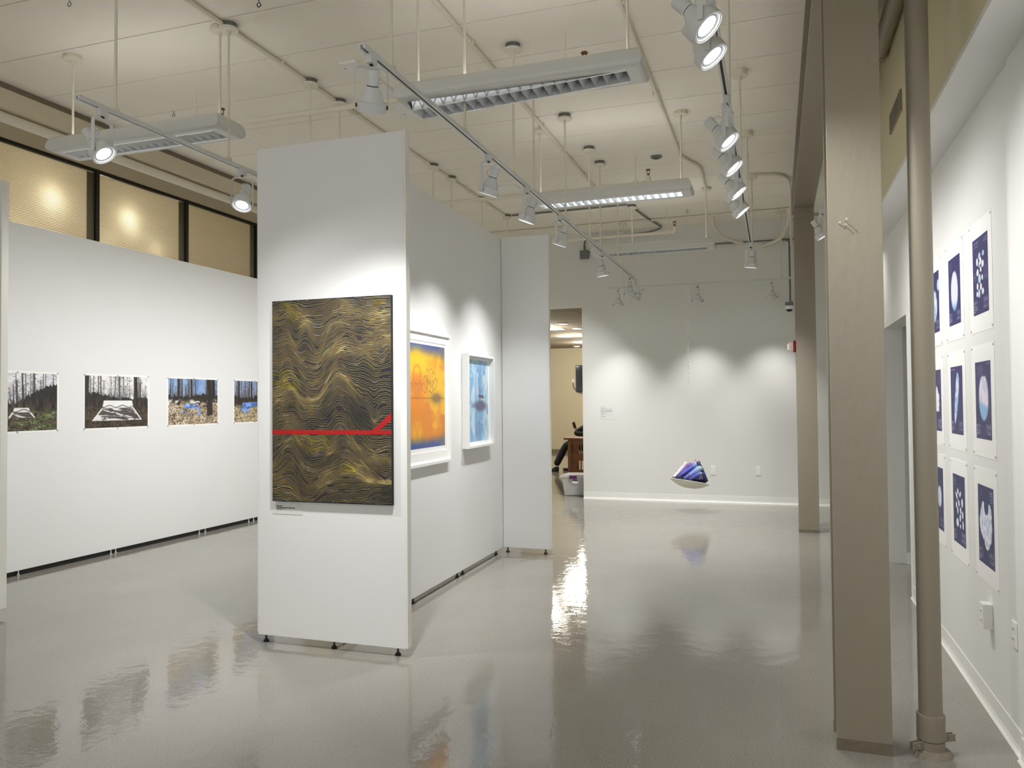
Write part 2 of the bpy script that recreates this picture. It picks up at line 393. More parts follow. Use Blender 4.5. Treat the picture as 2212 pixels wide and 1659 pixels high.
# ------------------------------------------------------------------ movable display walls
def foot(parent, x, y, top=.05):
    mb = MB(); mb.lathe([(.024, 0), (.025, .008), (.014, .017), (.0075, .024), (.0075, top)], 14)
    return mb.build('levelling_foot', M['black'], parent, loc=(x, y, 0))
t = thing('display_wall', 'tall narrow white display wall facing the camera with the black line painting', 'display wall', (-2.6, 4.215, 0))
def at(p, o): return tuple(a - b for a, b in zip(p, o.location))
def abs_part(mb, name, m, parent, bevel=0.):
    o = mb.build(name, m, None, bevel); o.parent = parent; o.matrix_parent_inverse = Matrix.Translation(-parent.location); return o
abs_part(MB().box((-3.125, 4.19, .05), (-2.092, 4.24, 3.135)), 'panel', M['panel'], t, .003)
abs_part(MB().box((-2.092, 4.189, .055), (-2.078, 4.241, 3.142)).box((-3.131, 4.192, .06), (-3.125, 4.238, 3.13)), 'edge_strip', M['edge'], t, .002)
for x, y in ((-3.09, 4.225), (-2.162, 4.225), (-2.6, 4.228)): abs_part(MB().lathe([(.018, 0), (.019, .008), (.011, .016), (.0065, .022), (.0065, .05)], 14, M=Matrix.Translation((x, y, 0))), 'levelling_foot', M['black'], t)
t = thing('display_wall', 'long white display wall with the framed orange and blue prints', 'display wall', (-2.62, 5.8, 0))
wx = lambda y: -2.579 - .0205 * (y - 5.24)
pl = [(wx(4.245), 4.245), (wx(7.45), 7.45), (wx(7.45) - .055, 7.45), (wx(4.245) - .055, 4.245)]
abs_part(MB().prism(pl, .05, 3.155, 'z'), 'panel', M['panel'], t, .002)
for y in (5.34, 6.24, 6.37, 7.28): abs_part(MB().lathe([(.018, 0), (.019, .008), (.011, .016), (.0065, .022), (.0065, .05)], 14, M=Matrix.Translation((wx(y) - .025, y, 0))), 'levelling_foot', M['black'], t)
abs_part(MB().tube([(wx(y) - .02, y, .005) for y in (4.3, 5.5, 6.5, 7.3)], .0025, 6), 'floor_line', M['black'], t)  # thin black line along the floor beneath the long wall
t = thing('display_wall', 'short blank white display wall end at right angles to the wall of framed prints', 'display wall', (-2.38, 7.45, 0))
abs_part(MB().box((-2.618, 7.425, .05), (-2.135, 7.475, 3.165)), 'panel', M['panel'], t, .003)
abs_part(MB().box((-2.135, 7.424, .055), (-2.122, 7.476, 3.172)), 'edge_strip', M['edge'], t, .002)
for x in (-2.185, -2.58): abs_part(MB().lathe([(.018, 0), (.019, .008), (.011, .016), (.0065, .022), (.0065, .05)], 14, M=Matrix.Translation((x, 7.45, 0))), 'levelling_foot', M['black'], t)
t = thing('display_wall', 'long white display wall under the fluted windows with four forest photographs', 'display wall', (-6.42, 7, 0))
abs_part(MB().box((-6.46, 4.2, .045), (-6.40, 9.6, 3.145)), 'panel', M['panel'], t, .003)
abs_part(MB().box((-6.455, 4.2, .0), (-6.42, 9.6, .045)), 'kick_rail', M['black'], t)
for y in (4.9, 5.2, 6.22, 6.28, 7.5, 7.6, 8.4, 8.5): abs_part(MB().lathe([(.012, 0), (.013, .006), (.008, .012), (.006, .02), (.006, .045)], 12, M=Matrix.Translation((-6.408, y, 0))), 'levelling_foot', M['pin'], t)
t = thing('display_wall', 'white display wall cut off by the left edge of the picture', 'display wall', (-5.9, 4.17, 0))
abs_part(MB().box((-6.45, 4.14, .05), (-5.296, 4.195, 3.135)), 'panel', M['panel'], t, .003)
abs_part(MB().box((-5.296, 4.14, .052), (-5.282, 4.197, 3.14)), 'edge_strip', M['edge'], t, .002)
for x in (-5.35, -6.3): abs_part(MB().lathe([(.018, 0), (.019, .008), (.011, .016), (.0065, .022), (.0065, .05)], 14, M=Matrix.Translation((x, 4.17, 0))), 'levelling_foot', M['black'], t)

# ------------------------------------------------------------------ the black line painting
PX0, PX1, PZ0, PZ1 = -2.997, -2.166, .897, 2.148
PW, PH = PX1 - PX0, PZ1 - PZ0
pt = thing('line_painting', 'tall black canvas of wavy yellow lines crossed by a red band', 'painting', (PX0, 4.19, PZ0))
cv = MB(); cv.box((0, -.028, 0), (PW, 0, PH)); cv.box((-.001, -.026, -.001), (PW + .001, -.001, 0.0), 1)
cv.build('canvas', [M['canvas'], M['canvas_edge']], pt)
def g(x, c, w): return math.exp(-((x - c) / w) ** 2)
def sg(x, c, w): return 1 / (1 + math.exp(-(x - c) / w))
def warp(u, v):
    d = 0
    mid = g(v, .42, .26); low = g(v, .58, .17)
    d += (.35 + .65 * mid) * (-.040 * g(u, .16, .08) + .050 * g(u, .38, .12))
    d += -.085 * mid * sg(u, .50, .045)
    d += .165 * low * sg(u, .69, .038) + .06 * g(v, .66, .07) * g(u, .50, .05)
    d += .055 * g(v, .17, .07) * (g(u, .20, .05) - .7 * g(u, .30, .05) + .6 * g(u, .40, .06))
    d += .065 * g(v, .79, .10) * sg(u, .80, .04) - .045 * g(v, .8, .09) * g(u, .14, .07) + .03 * g(v, .8, .09) * g(u, .3, .08)
    d += -.055 * g(v, .95, .10) * sg(u, .76, .07) + .035 * g(v, .93, .06) * g(u, .27, .06)
    d += .055 * g(v, .49, .035) * g(u, .86, .035) - .03 * g(v, .37, .04) * g(u, .80, .06) + .03 * g(v, .33, .03) * g(u, .93, .03)
    n1 = noise.noise((u * 4.0, v * 5, 1.3)) * .034 + noise.noise((u * 10, v * 12, 4.1)) * .015 + noise.noise((u * 19, v * 22, 14.1)) * .006 + noise.noise((u * 26, v * 15, 7.7)) * .0022 + noise.noise((u * 70, v * 30, 2.7)) * .0008
    return d + n1 * (.5 + .8 * g(v, .55, .4))
line_mats = [mat('line tan', rgb(164, 144, 90), .5), mat('line yellow', rgb(206, 186, 64), .5), mat('line olive', rgb(116, 106, 62), .5), mat('line pale', rgb(214, 200, 150), .5), mat('line wine', rgb(120, 60, 74), .5), mat('line green', rgb(88, 112, 66), .5), mat('red paint band', rgb(164, 4, 8), .7)]
pb = MB(); NL, NS = 205, 150
rv = random.Random(3)
for i in range(NL):
    v0 = -.10 + 1.22 * (i + rv.uniform(-.18, .18)) / NL; v0 += .006 * math.sin(v0 * 33)
    off = rv.uniform(0, 50); prev = None
    for k in range(NS + 1):
        u = k / NS
        v = v0 + warp(u, v0) + .0012 * noise.noise((u * 26, off, 0)) + .0007 * noise.noise((u * 60, off, 3))
        w = .00064 + .0008 * max(0, noise.noise((u * 5, v0 * 9, 12)) + .12) + .0002 * noise.noise((u * 30, off, 9))
        gap = noise.noise((u * 7, off * 3, 21)) < -.52
        cur = (u, v, w)
        if prev and not gap and .003 < prev[1] < .996 and .003 < v < .996:
            a = noise.noise((u * 3.2, v0 * 6.5, 30)); h = noise.noise((u * 9, off, 33))
            mi = 1 if a > .45 and h > -.1 or h > .6 else 2 if a + .5 * h < -.5 else 3 if h < -.42 else 0
            h2 = noise.noise((u * 6, v0 * 30, 41))
            if h2 > .62: mi = 4
            elif h2 < -.62: mi = 5
            z = -.0284 - .00003 * (i % 3)
            pb.add([(prev[0] * PW, z, (1 - prev[1]) * PH - prev[2]), (u * PW, z, (1 - v) * PH - w), (u * PW, z, (1 - v) * PH + w), (prev[0] * PW, z, (1 - prev[1]) * PH + prev[2])], [(0, 1, 2, 3)], mi)
        prev = cur
vr = .6555
pb.box((0, -.0292, (1 - vr - .0105) * PH), (PW, -.028, (1 - vr + .0105) * PH), 6)
xa, xb = .855 * PW, PW; za, zb2 = (1 - vr) * PH, (1 - .571) * PH
pb.add([(xa - .022, -.0291, za), (xa + .022, -.0291, za), (xb, -.0291, zb2 - .034), (xb, -.0291, zb2 + .012)], [(0, 1, 2, 3)], 6)
pb.build('painted_lines', line_mats, pt)

def text_rows(rows, seed=1, ink=C(70, 68, 68), paper=C(226, 227, 224)):
    """rows: (v, height, u0, u1, darkness) runs of small print"""
    def fn(u, v):
        c = np.broadcast_to(paper, u.shape + (3,)).copy()
        for i, (rv_, h, a, b, d) in enumerate(rows):
            word = (vnoise(u * 70 + i * 13, v * 0 + i, seed) > .24)
            m = (np.abs(v - rv_) < h) & (u > a) & (u < b) & word
            c = mixc(c, ink, m * d)
        return c
    return fn
lab = thing('wall_label', 'small white caption card under the black line painting', 'label', (-3.014, 4.19, .814))
MB().box((0, -.002, 0), (.218, 0, .068)).build('card', M['card'], lab)
ink_sheet('small_print', text_rows([(.27, .05, .12, .33, .95), (.40, .05, .12, .76, .85), (.51, .035, .12, .43, .5), (.60, .035, .12, .33, .5)], 5), 160, 40, (0, -.0024, .068), (.218, 0, 0), (0, 0, -.068), M['ink'], lab)
lab = thing('wall_label', 'white text sheet on the far wall left of the hanging dish', 'label', (-2.608, 11.92, 1.225))
MB().box((0, -.002, 0), (.215, 0, .212)).build('card', M['card'], lab)
rows = [(.10, .012, .1, .36, .7)] + [(v, .014, .1, e, .75) for v, e in ((.17, .52), (.205, .97), (.24, .36), (.30, .95), (.335, .92), (.37, .98), (.405, .95), (.44, .95), (.52, .85), (.555, .5), (.59, .36), (.66, .95), (.70, .3), (.79, .46), (.82, .5))]
ink_sheet('small_print', text_rows(rows, 9, C(168, 166, 164)), 110, 110, (0, -.0024, .212), (.215, 0, 0), (0, 0, -.212), M['ink'], lab)

# ------------------------------------------------------------------ forest photographs on the left wall
def forest(seed, skyc, groundc, groundc2, hill, big, tent, sky_bot=.45, dense=26, dark=C(44, 40, 40)):
    rs = np.random.RandomState(seed)
    def fn(u, v):
        n = fbm(u * 14, v * 14, 5, seed); n2 = fbm(u * 60, v * 40, 3, seed + 9)
        c = np.broadcast_to(skyc, u.shape + (3,)).copy(); c = mixc(c, skyc * .86, sst(.3, .9, n))
        far = sst(.16, .5, v) * sst(.42, .62, fbm(u * 55, v * 7, 3, seed + 3) + .45 * (v - .25))
        c = mixc(c, C(84, 84, 88), far * .85)
        for i in range(dense):
            x0 = rs.rand(); lean = rs.uniform(-.02, .02); w = rs.uniform(.0025, .009); top = rs.uniform(-.2, .25)
            x = x0 + lean * v
            tk = sst(w * 1.5, w * .5, np.abs(u - x)) * (v > top)
            c = mixc(c, dark * rs.uniform(.8, 1.5), tk * rs.uniform(.6, .95))
            br = (vnoise(u * 40 + i, v * 60, seed + i) > .72) & (np.abs(u - x) < .03 + .02 * rs.rand())
            c = mixc(c, C(110, 106, 106), br * .5 * (v > top))
        hl = hill(u) + .11 * (fbm(u * 46, v * 0, 3, seed + 5) - .5)
        hm = sst(-.006, .01, v - hl)
        c = mixc(c, mixc(dark * .75, C(92, 80, 62), sst(.35, .7, fbm(u * 60, v * 9, 4, seed + 40)) * sst(.3, .65, v) + .25 * (n - .4)), hm)
        gm = sst(sky_bot + .05, sky_bot + .2, v + .08 * (n - .5))
        gc = mixc(groundc, groundc2, sst(.35, .65, fbm(u * 9, v * 22, 4, seed + 20)))
        gc = mixc(gc, gc * .45, sst(.5, .72, n2)); gc = mixc(gc, np.minimum(gc * 1.5, 1), sst(.62, .8, fbm(u * 70, v * 50, 2, seed + 31)))
        c = mixc(c, gc, gm)
        for (x, w, b, lean) in big:
            xx = x + lean * v
            c = mixc(c, mixc(C(30, 27, 27), C(66, 58, 54), vnoise(u * 90, v * 12, seed + 2)), sst(w * 1.15, w * .85, np.abs(u - xx) * (1 - .25 * v)) * (v < b))
        return tent(u, v, c, n)
    return fn
def silver_tent(u0, u1, ub0, ub1, vt, vm, vb):
    def f(u, v, c, n):
        top = inpoly(u, v, [(u0 + .012, vt), (u1 - .012, vt), (u1 + .01, vm), (u0 - .01, vm)])
        cr = fbm(u * 10, v * 34 + u * 6, 3, 77)
        c = mixc(c, mixc(C(226, 224, 226), C(250, 250, 250), cr), top)
        sk = inpoly(u, v, [(u0 - .01, vm), (u1 + .01, vm), (ub1, vb), (ub0, vb)])
        sh = np.where(np.abs(fbm(u * 6, v * 26 + 1.5 * u, 3, 78) - .5) < .06, 1, 0)
        c = mixc(c, mixc(C(86, 78, 74), C(232, 230, 234), sst(.42, .6, fbm(u * 5, v * 30 - u * 5, 3, 79))), sk)
        c = mixc(c, C(70, 64, 64), np.clip(sk * sh * .8 + top * (np.abs(v - vm + .03 - .02 * np.sin(u * 30)) < .008), 0, 1))
        for a, b in (((u0 - .005, vm), (ub0, vb)), ((u1 + .005, vm), (ub1, vb))):
            tt = np.clip((v - a[1]) / (b[1] - a[1]), 0, 1); x = a[0] + (b[0] - a[0]) * tt
            c = mixc(c, C(238, 236, 238), (np.abs(u - x) < .012) * (v > a[1]) * (v < b[1]))
        return c
    return f
def blue_tent(polys, col=C(104, 138, 204)):
    def f(u, v, c, n):
        for p, k in polys:
            m = inpoly(u, v, p)
            c = mixc(c, mixc(col * .8, np.minimum(col * 1.25, 1), sst(.35, .65, fbm(u * 20, v * 20, 3, 55))), m * k)
        return c
    return f
f1 = forest(11, C(236, 236, 242), C(108, 120, 78), C(84, 72, 56), lambda u: .36 + .16 * np.exp(-((u - .45) / .13) ** 2) - .18 * sst(.6, 1.0, u), [], silver_tent(.45, .65, .40, .71, .60, .68, .77), .52, 30)
f2 = forest(23, C(240, 238, 240), C(82, 72, 56), C(62, 52, 42), lambda u: .33 + .10 * sst(.1, .6, u), [(.015, .03, .6, 0), (.055, .010, .4, -.04), (.79, .03, .62, .02)], silver_tent(.27, .745, .115, .89, .475, .62, .865), .5, 24, C(52, 48, 48))
f3 = forest(37, C(150, 178, 222), C(206, 190, 166), C(150, 130, 104), lambda u: .30 + .12 * (fbm(u * 8, u * 0, 3, 8)), [(.20, .022, .58, -.02), (.45, .014, .45, 0), (.81, .05, .82, .03), (.90, .03, .4, .02)], blue_tent([([(.33, .545), (.57, .55), (.59, .655), (.30, .645)], 1.), ([(.57, .62), (.61, .64), (.655, .80), (.61, .79)], .9), ([(.31, .64), (.33, .65), (.28, .745), (.25, .74)], .7), ([(.25, .735), (.62, .79), (.62, .80), (.25, .745)], .9)]), .38, 34, C(50, 48, 46))
f3b = f3
def f3(u, v):
    c = f3b(u, v); n = fbm(u * 18, v * 18, 3, 91)
    c = mixc(c, C(34, 32, 30), inpoly(u, v, [(.58, .46), (.76, .47), (.76, .62), (.62, .60), (.56, .55)], .03) * sst(.3, .5, n))
    c = mixc(c, C(240, 234, 226), sst(.6, .7, n) * sst(.42, .5, v) * sst(.66, .58, v) * .9)
    c = mixc(c, C(84, 140, 230), sst(.03, .01, np.abs(u - .57)) * sst(.42, .1, v)); return c
f4 = forest(53, C(150, 168, 206), C(200, 184, 146), C(170, 152, 120), lambda u: .33 + .1 * fbm(u * 9, u * 0, 3, 18), [(.11, .018, .58, 0), (.42, .016, .5, 0), (.7, .02, .5, 0)], blue_tent([([(.20, .53), (.78, .50), (.80, .62), (.17, .66)], 1.), ([(.15, .65), (.40, .62), (.34, .77), (.11, .72)], .75), ([(.36, .56), (.42, .56), (.32, .80), (.27, .80)], .9), ([(.6, .62), (.8, .62), (.9, .78), (.55, .78)], .8)]), .48, 40, C(56, 48, 46))
prints = [(4.755, f1, 'forest photograph of a small silver tent on green ground, leftmost of the row'), (5.872, f2, 'forest photograph of a large silver foil tent among bare trunks'), (6.978, f3, 'forest photograph of a blue tent beside a dark trunk and pale rocks'), (8.092, f4, 'forest photograph of blue tents half hidden by the tall display wall')]
for y0, fn, lb_ in prints:
    W, H = .842, .556
    t = thing('forest_photograph', lb_, 'photograph', (-6.40, y0, 1.264), 'forest photographs on the left wall')
    MB().box((0, 0, 0), (.0015, W, H)).build('sheet', M['paper'], t)
    ink_sheet('picture', fn, 230, 150, (.002, .018, H - .018), (0, W - .036, 0), (0, 0, -(H - .036)), M['ink'], t)
    for yy in (.012, W / 2, W - .012):
        for zz in (.012, H - .012):
            MB().lathe([(.009, 0), (.009, .004), (.006, .008)], 10, M=Matrix.Translation((.0015, yy, zz)) @ Matrix.Rotation(PI / 2, 4, 'Y')).build('pin', M['pin'], t)

# ------------------------------------------------------------------ framed prints on the inner display wall
def orange(u, v):
    um = np.abs(u - .47) ; vm = np.abs(v - .52)
    n = fbm(um * 6 + 3, v * 5, 4, 3); n2 = fbm(um * 16 + 2 * n, vm * 18, 4, 8); w = fbm(um * 3 + 1, v * 3 + 2 * n, 4, 15)
    c = mixc(C(228, 140, 40), C(244, 190, 44), sst(.35, .65, w + .25 * (.5 - v)))
    c = mixc(c, C(206, 128, 62), sst(.5, .75, n) * .7)
    e = sst(.16, .0, v + .1 * (w - .5)) * .95 + sst(.86, .99, v + .08 * (n - .5)) * 1.05
    c = mixc(c, C(66, 92, 156), e)
    c = mixc(c, C(120, 118, 112), sst(.72, .95, np.abs(u - .5) * 2 + .3 * (n - .5)) * sst(.62, .95, np.abs(v - .5) * 2) * .8)
    sh = np.exp(-((um - .36) / .10) ** 2 - ((v - .52) / .05) ** 2) * 1.25
    sh2 = 0
    for (px, py, ra, rb2, an) in ((.16, .36, .035, .06, -.3), (.20, .31, .035, .07, -.1), (.25, .30, .035, .07, .15), (.29, .33, .035, .07, .35), (.33, .38, .035, .06, .6), (.21, .40, .03, .06, -.3), (.27, .41, .03, .06, .3), (.12, .42, .03, .05, -.7)):
        ca, sa = math.cos(an), math.sin(an)
        for sgn in (1,):
            p = (um - px) * ca + (v - py) * sa; q = -(um - px) * sa + (v - py) * ca
            sh2 = np.maximum(sh2, sst(.22, .0, np.abs(np.hypot(p / ra, q / rb2) - 1 + .35 * (n2 - .5))) * .55)
    sh2 = sh2 * (.5 + n2)
    c = mixc(c, C(128, 104, 74), np.clip(sh, 0, .85)); c = mixc(c, C(124, 86, 48), sh2)
    c = mixc(c, C(150, 84, 40), np.exp(-((v - .52) / .006) ** 2) * .6)
    ring = np.abs(np.hypot(um / .07, (v - .30) / .09) - 1) < .14
    return mixc(c, C(196, 110, 50), ring * .5)
def blue(u, v):
    vm = np.abs(v - .62); n = fbm(u * 5, vm * 6, 4, 31); n2 = fbm(u * 14 + 3 * n, vm * 14, 4, 38); w = fbm(u * 4 + n, vm * 2.5, 3, 43)
    c = mixc(C(120, 176, 222), C(190, 222, 238), sst(.35, .65, w)); c = mixc(c, C(228, 238, 244), sst(.58, .78, n2) * .7)
    c = mixc(c, C(84, 134, 196), sst(.56, .75, n) * .6)
    c = mixc(c, C(92, 128, 190), np.exp(-((u - .42) / .05) ** 2) * sst(.0, .3, v) * .45 + np.exp(-((u - .5) / .09) ** 2 - ((v - .86) / .14) ** 2) * .6)
    c = mixc(c, C(60, 90, 150), np.exp(-((u - .16) / .16) ** 2 - ((v - .56) / .035) ** 2) * sst(.4, .6, n2) * 1.2)
    hull = np.exp(-(((u - .62) / (.25 + .2 * (n2 - .5))) ** 2 + ((v - .565 + .05 * (n - .5)) / .062) ** 2) ** 1.8)
    c = mixc(c, mixc(C(66, 62, 96), C(112, 104, 138), n2), np.clip(hull * 1.3, 0, .9))
    c = mixc(c, C(84, 58, 68), inpoly(u, v, [(.55, .425), (.76, .435), (.80, .475), (.56, .46)]))
    for x, a, b in ((.58, .12, .45), (.64, .08, .45), (.72, .18, .44), (.70, .72, .92)):
        c = mixc(c, C(60, 66, 96), (np.abs(u - x - .03 * (v - .3)) < .006) * (v > a) * (v < b) * .75)
    return c
def framed(name, label, y0, y1, z0, z1, front, rim, img, iy0, iy1, iz0, iz1, fn, matted):
    """frame hung on the slightly skewed inner display wall; front and img are distances off the wall"""
    yc = (y0 + y1) / 2
    t = thing(name, label, 'framed print', (wx(yc), yc, 0), 'white framed prints on the inner display wall'); t.rotation_euler = (0, 0, .0205)
    y0 -= yc; y1 -= yc; iy0 -= yc; iy1 -= yc; w_ = .0005
    fb = MB()
    fb.box((w_, y0, z0), (front, y0 + rim, z1)); fb.box((w_, y1 - rim, z0), (front, y1, z1))
    fb.box((w_, y0 + rim, z0), (front, y1 - rim, z0 + rim)); fb.box((w_, y0 + rim, z1 - rim), (front, y1 - rim, z1))
    fb.build('frame', M['frame'], t, .0015)
    MB().box((w_, y0 + rim, z0 + rim), (img - .001, y1 - rim, z1 - rim)).build('mat_board', M['mat'], t)
    if matted:
        q = MB(); a = .024
        q.box((img - .001, y0 + rim, z0 + rim), (img + .003, iy0 - a, z1 - rim)); q.box((img - .001, iy1 + a, z0 + rim), (img + .003, y1 - rim, z1 - rim))
        q.box((img - .001, iy0 - a, z0 + rim), (img + .003, iy1 + a, iz0 - a * 1.4)); q.box((img - .001, iy0 - a, iz1 + a), (img + .003, iy1 + a, z1 - rim))
        q.build('window_mat', M['mat'], t, .0008)
    ink_sheet('picture', fn, 150, 170, (img, iy0, iz1), (0, iy1 - iy0, 0), (0, 0, iz0 - iz1), M['ink_gloss'], t)
framed('framed_print', 'white framed orange and yellow print beside the tall display wall', 4.72, 5.985, 1.018, 2.060, .037, .024, .018, 4.86, 5.885, 1.157, 1.952, orange, True)
framed('framed_print', 'white framed pale blue print of a ship reflected in water', 6.318, 7.022, 1.098, 1.936, .064, .022, .013, 6.385, 6.975, 1.150, 1.888, blue, False)

# ------------------------------------------------------------------ nine blue specimen posters on the right wall
NAVY = C(52, 50, 104); NAVY2 = C(34, 42, 98)
def ell(u, v, x, y, a, b, ang=0.):
    ca, sa = math.cos(ang), math.sin(ang); p = (u - x) * ca + (v - y) * sa; q = -(u - x) * sa + (v - y) * ca
    return sst(1.12, .9, np.hypot(p / a, q / b))
def poster_text(u, v, c, seed, blocks):
    for i, (x0, x1, y0, y1, n, k) in enumerate(blocks):
        rowp = (v - y0) / (y1 - y0) * n
        m = (u > x0) & (u < x1) & (v > y0) & (v < y1) & ((rowp % 1) < .52) & (vnoise(u * 60 + i * 7, np.floor(rowp) * 3.7 + i, seed) > .33)
        c = mixc(c, C(206, 210, 232), m * k)
    return c
WHT, PAL = C(240, 242, 250), C(150, 188, 228)
stdtext = [(.05, .12, .80, .97, 9, .9), (.15, .28, .80, .95, 8, .55), (.66, .95, .80, .95, 5, .5)]
def P_cells(u, v, c, s):
    for x, y, a, b in ((.46, .25, .07, .045), (.70, .24, .06, .035), (.30, .31, .06, .05), (.52, .32, .06, .045), (.66, .37, .075, .045), (.44, .36, .05, .035), (.32, .45, .07, .045), (.53, .43, .05, .035), (.44, .54, .085, .06), (.62, .54, .05, .035), (.30, .63, .055, .045), (.52, .65, .06, .045), (.40, .73, .07, .055), (.64, .72, .065, .04), (.27, .73, .05, .035)):
        c = mixc(c, mixc(WHT, PAL, np.full(u.shape, .5) * ((x * 97) % 1 > .55)), ell(u, v, x, y, a, b))
    return c
def P_oval(u, v, c, s):
    m = ell(u, v, .5, .5, .29, .29) * sst(.2, .22, v)
    return mixc(c, mixc(mixc(WHT, C(196, 204, 234), .5 + .5 * np.sin(v * 170 + 6 * u)), C(110, 160, 214), sst(.62, .82, v)), m)
def P_rough(u, v, c, s):
    n = fbm(u * 9, v * 12, 4, 61)
    c = mixc(c, mixc(C(216, 228, 244), C(110, 152, 208), sst(.5, .68, n) + sst(.62, .8, v) * .5), ell(u, v + .02 * (n - .5), .52, .56, .25, .26, -.1))
    return mixc(c, C(190, 206, 232), ell(u, v, .92, .24, .13, .09))
def P_coral(u, v, c, s):
    n = fbm(u * 16, v * 16, 3, 67); w = .26 * sst(.22, .52, v) * sst(.86, .55, v) + .05
    m = sst(.0, -.05, np.abs(u - .55) - w * (.45 + 1.1 * n)) * (v > .27) * (v < .68)
    return mixc(c, WHT, m * sst(.3, .5, n + .3 * (1 - np.abs(u - .55) / .3)))
def P_finger(u, v, c, s):
    x = .5 + .14 * np.cos((v - .1) * 3.6) - .04; n = fbm(u * 10, v * 14, 4, 71); w = .155 * np.sqrt(np.clip(1 - ((v - .47) / .38) ** 4, 0, 1)) * (1 - .35 * sst(.5, .9, v))
    return mixc(c, mixc(C(216, 222, 246), C(142, 184, 226), sst(.4, .6, n)), sst(.0, -.025, np.abs(u - x) - w))
def P_shell(u, v, c, s):
    n = fbm(u * 8, v * 9, 4, 73); m = np.clip(ell(u, v, .53, .46, .30, .29, .04), 0, 1) * sst(.18, .2, v)
    c = mixc(c, mixc(C(232, 226, 244), C(206, 206, 228), sst(.45, .6, n)), m)
    return mixc(c, C(140, 186, 228), m * sst(.52, .58, v + .3 * (.5 - u) * .4))
def P_twin(u, v, c, s):
    n = fbm(u * 24, v * 10, 3, 79)
    for x, a, y in ((.36, .12, .46), (.62, .20, .47)):
        c = mixc(c, mixc(C(176, 200, 232), C(226, 234, 246), sst(.35, .6, n)), ell(u, v, x, y, a, .17))
    return c
def P_chips(u, v, c, s):
    for i, (x, y, a, b, r) in enumerate(((.42, .24, .06, .04, .3), (.60, .27, .08, .035, -.3), (.30, .31, .10, .035, .5), (.76, .38, .07, .06, -.35), (.48, .40, .07, .045, .4), (.28, .45, .06, .05, .25), (.38, .52, .05, .05, -.2), (.62, .50, .06, .05, .2), (.78, .55, .06, .055, -.2), (.58, .61, .07, .05, -.45), (.34, .70, .10, .06, -.1), (.80, .69, .05, .06, -.4), (.58, .73, .05, .03, .2))):
        c = mixc(c, WHT, ell(u, v + .02 * (fbm(u * 12, v * 12, 2, 83) - .5), x, y, a, b, r))
    return c
def P_lump(u, v, c, s):
    n = fbm(u * 26, v * 22, 3, 89); e = .10 * (fbm(u * 14, v * 12, 3, 97) - .5)
    m = np.maximum(ell(u, v, .48 + e, .48, .40, .22), np.maximum(ell(u, v, .34, .33, .12, .12), ell(u, v, .72, .34, .14, .13)))
    m = np.maximum(m, np.maximum(ell(u, v, .55, .70, .16, .10), ell(u, v, .70, .62, .14, .09))) * sst(.10, .13, np.hypot((u - .53) / 1.2, v - .25))
    return mixc(c, mixc(C(188, 204, 234), WHT, sst(.38, .55, n)), sst(.4, .6, m + .5 * (n - .5) * (m < .98)))
def poster_fn(pic, seed, base, extra):
    def fn(u, v):
        c = mixc(base * .94, base * 1.04, fbm(u * 5, v * 5, 3, seed))
        return poster_text(u, v, pic(u, v, c, seed), seed, stdtext + extra)
    return fn
cols = [(5.27, 5.705), (4.69, 5.127), (4.103, 4.54)]
rows_ = [(1.825, 2.374), (1.215, 1.764), (.606, 1.160)]
PO = [[(P_rough, [(.05, .3, .04, .12, 4, .6)], 'blue poster of a mottled oval fragment, top row nearest the drain pipe'),
       (P_oval, [(.1, .3, .05, .2, 6, .3)], 'blue poster of one large ribbed pale oval, middle of the top row'),
       (P_cells, [(.08, .4, .04, .12, 6, .35), (.75, .97, .04, .12, 4, .4), (.72, .97, .40, .60, 7, .35), (.05, .25, .44, .56, 5, .35)], 'blue poster of many scattered white cells in the top row')],
      [(P_coral, [(.05, .16, .1, .4, 14, .35), (.72, .95, .05, .25, 9, .35), (.55, .95, .80, .97, 9, .4)], 'blue poster of a white branching coral, middle row nearest the drain pipe'),
       (P_finger, [(.05, .4, .04, .06, 1, .8)], 'blue poster of a long pale curved finger shape in the middle row'),
       (P_shell, [(.1, .5, .05, .18, 6, .35), (.75, .97, .03, .05, 1, .7)], 'blue poster of a pale shell with a blue tip in the middle row')],
      [(P_twin, [(.1, .6, .03, .06, 2, .4)], 'blue poster of two pale pods side by side, bottom row nearest the drain pipe'),
       (P_chips, [(.06, .24, .05, .17, 6, .5), (.6, .95, .82, .97, 5, .3)], 'blue poster of small white chips, middle of the bottom row'),
       (P_lump, [(.78, .95, .05, .2, 4, .5), (.1, .3, .05, .15, 5, .25)], 'blue poster of a knobbly white lump, lowest on the right above the switch')]]
for r in range(3):
    for k in range(3):
        pic, extra, lb_ = PO[r][k]; y0, y1 = cols[k]; z0, z1 = rows_[r]; W, H = y1 - y0, z1 - z0
        t = thing('specimen_poster', lb_, 'poster', (.95, y1, z0), 'blue specimen posters on the right wall')
        MB().box((-.0016, -W, 0), (0, 0, H)).build('sheet', M['paper'], t)
        ink_sheet('picture', poster_fn(pic, 100 + r * 10 + k, NAVY if r < 2 else NAVY2, extra), 70, 90, (-.0021, -.07, H - .085), (0, -(W - .14), 0), (0, 0, -(H - .172)), M['ink'], t)
        for yy in (-.012, -W + .012):
            for zz in (.014, H - .014):
                MB().lathe([(.006, 0), (.006, .002), (.004, .0035)], 10, M=Matrix.Translation((-.0016, yy, zz)) @ Matrix.Rotation(-PI / 2, 4, 'Y')).build('pin', M['pin'], t)

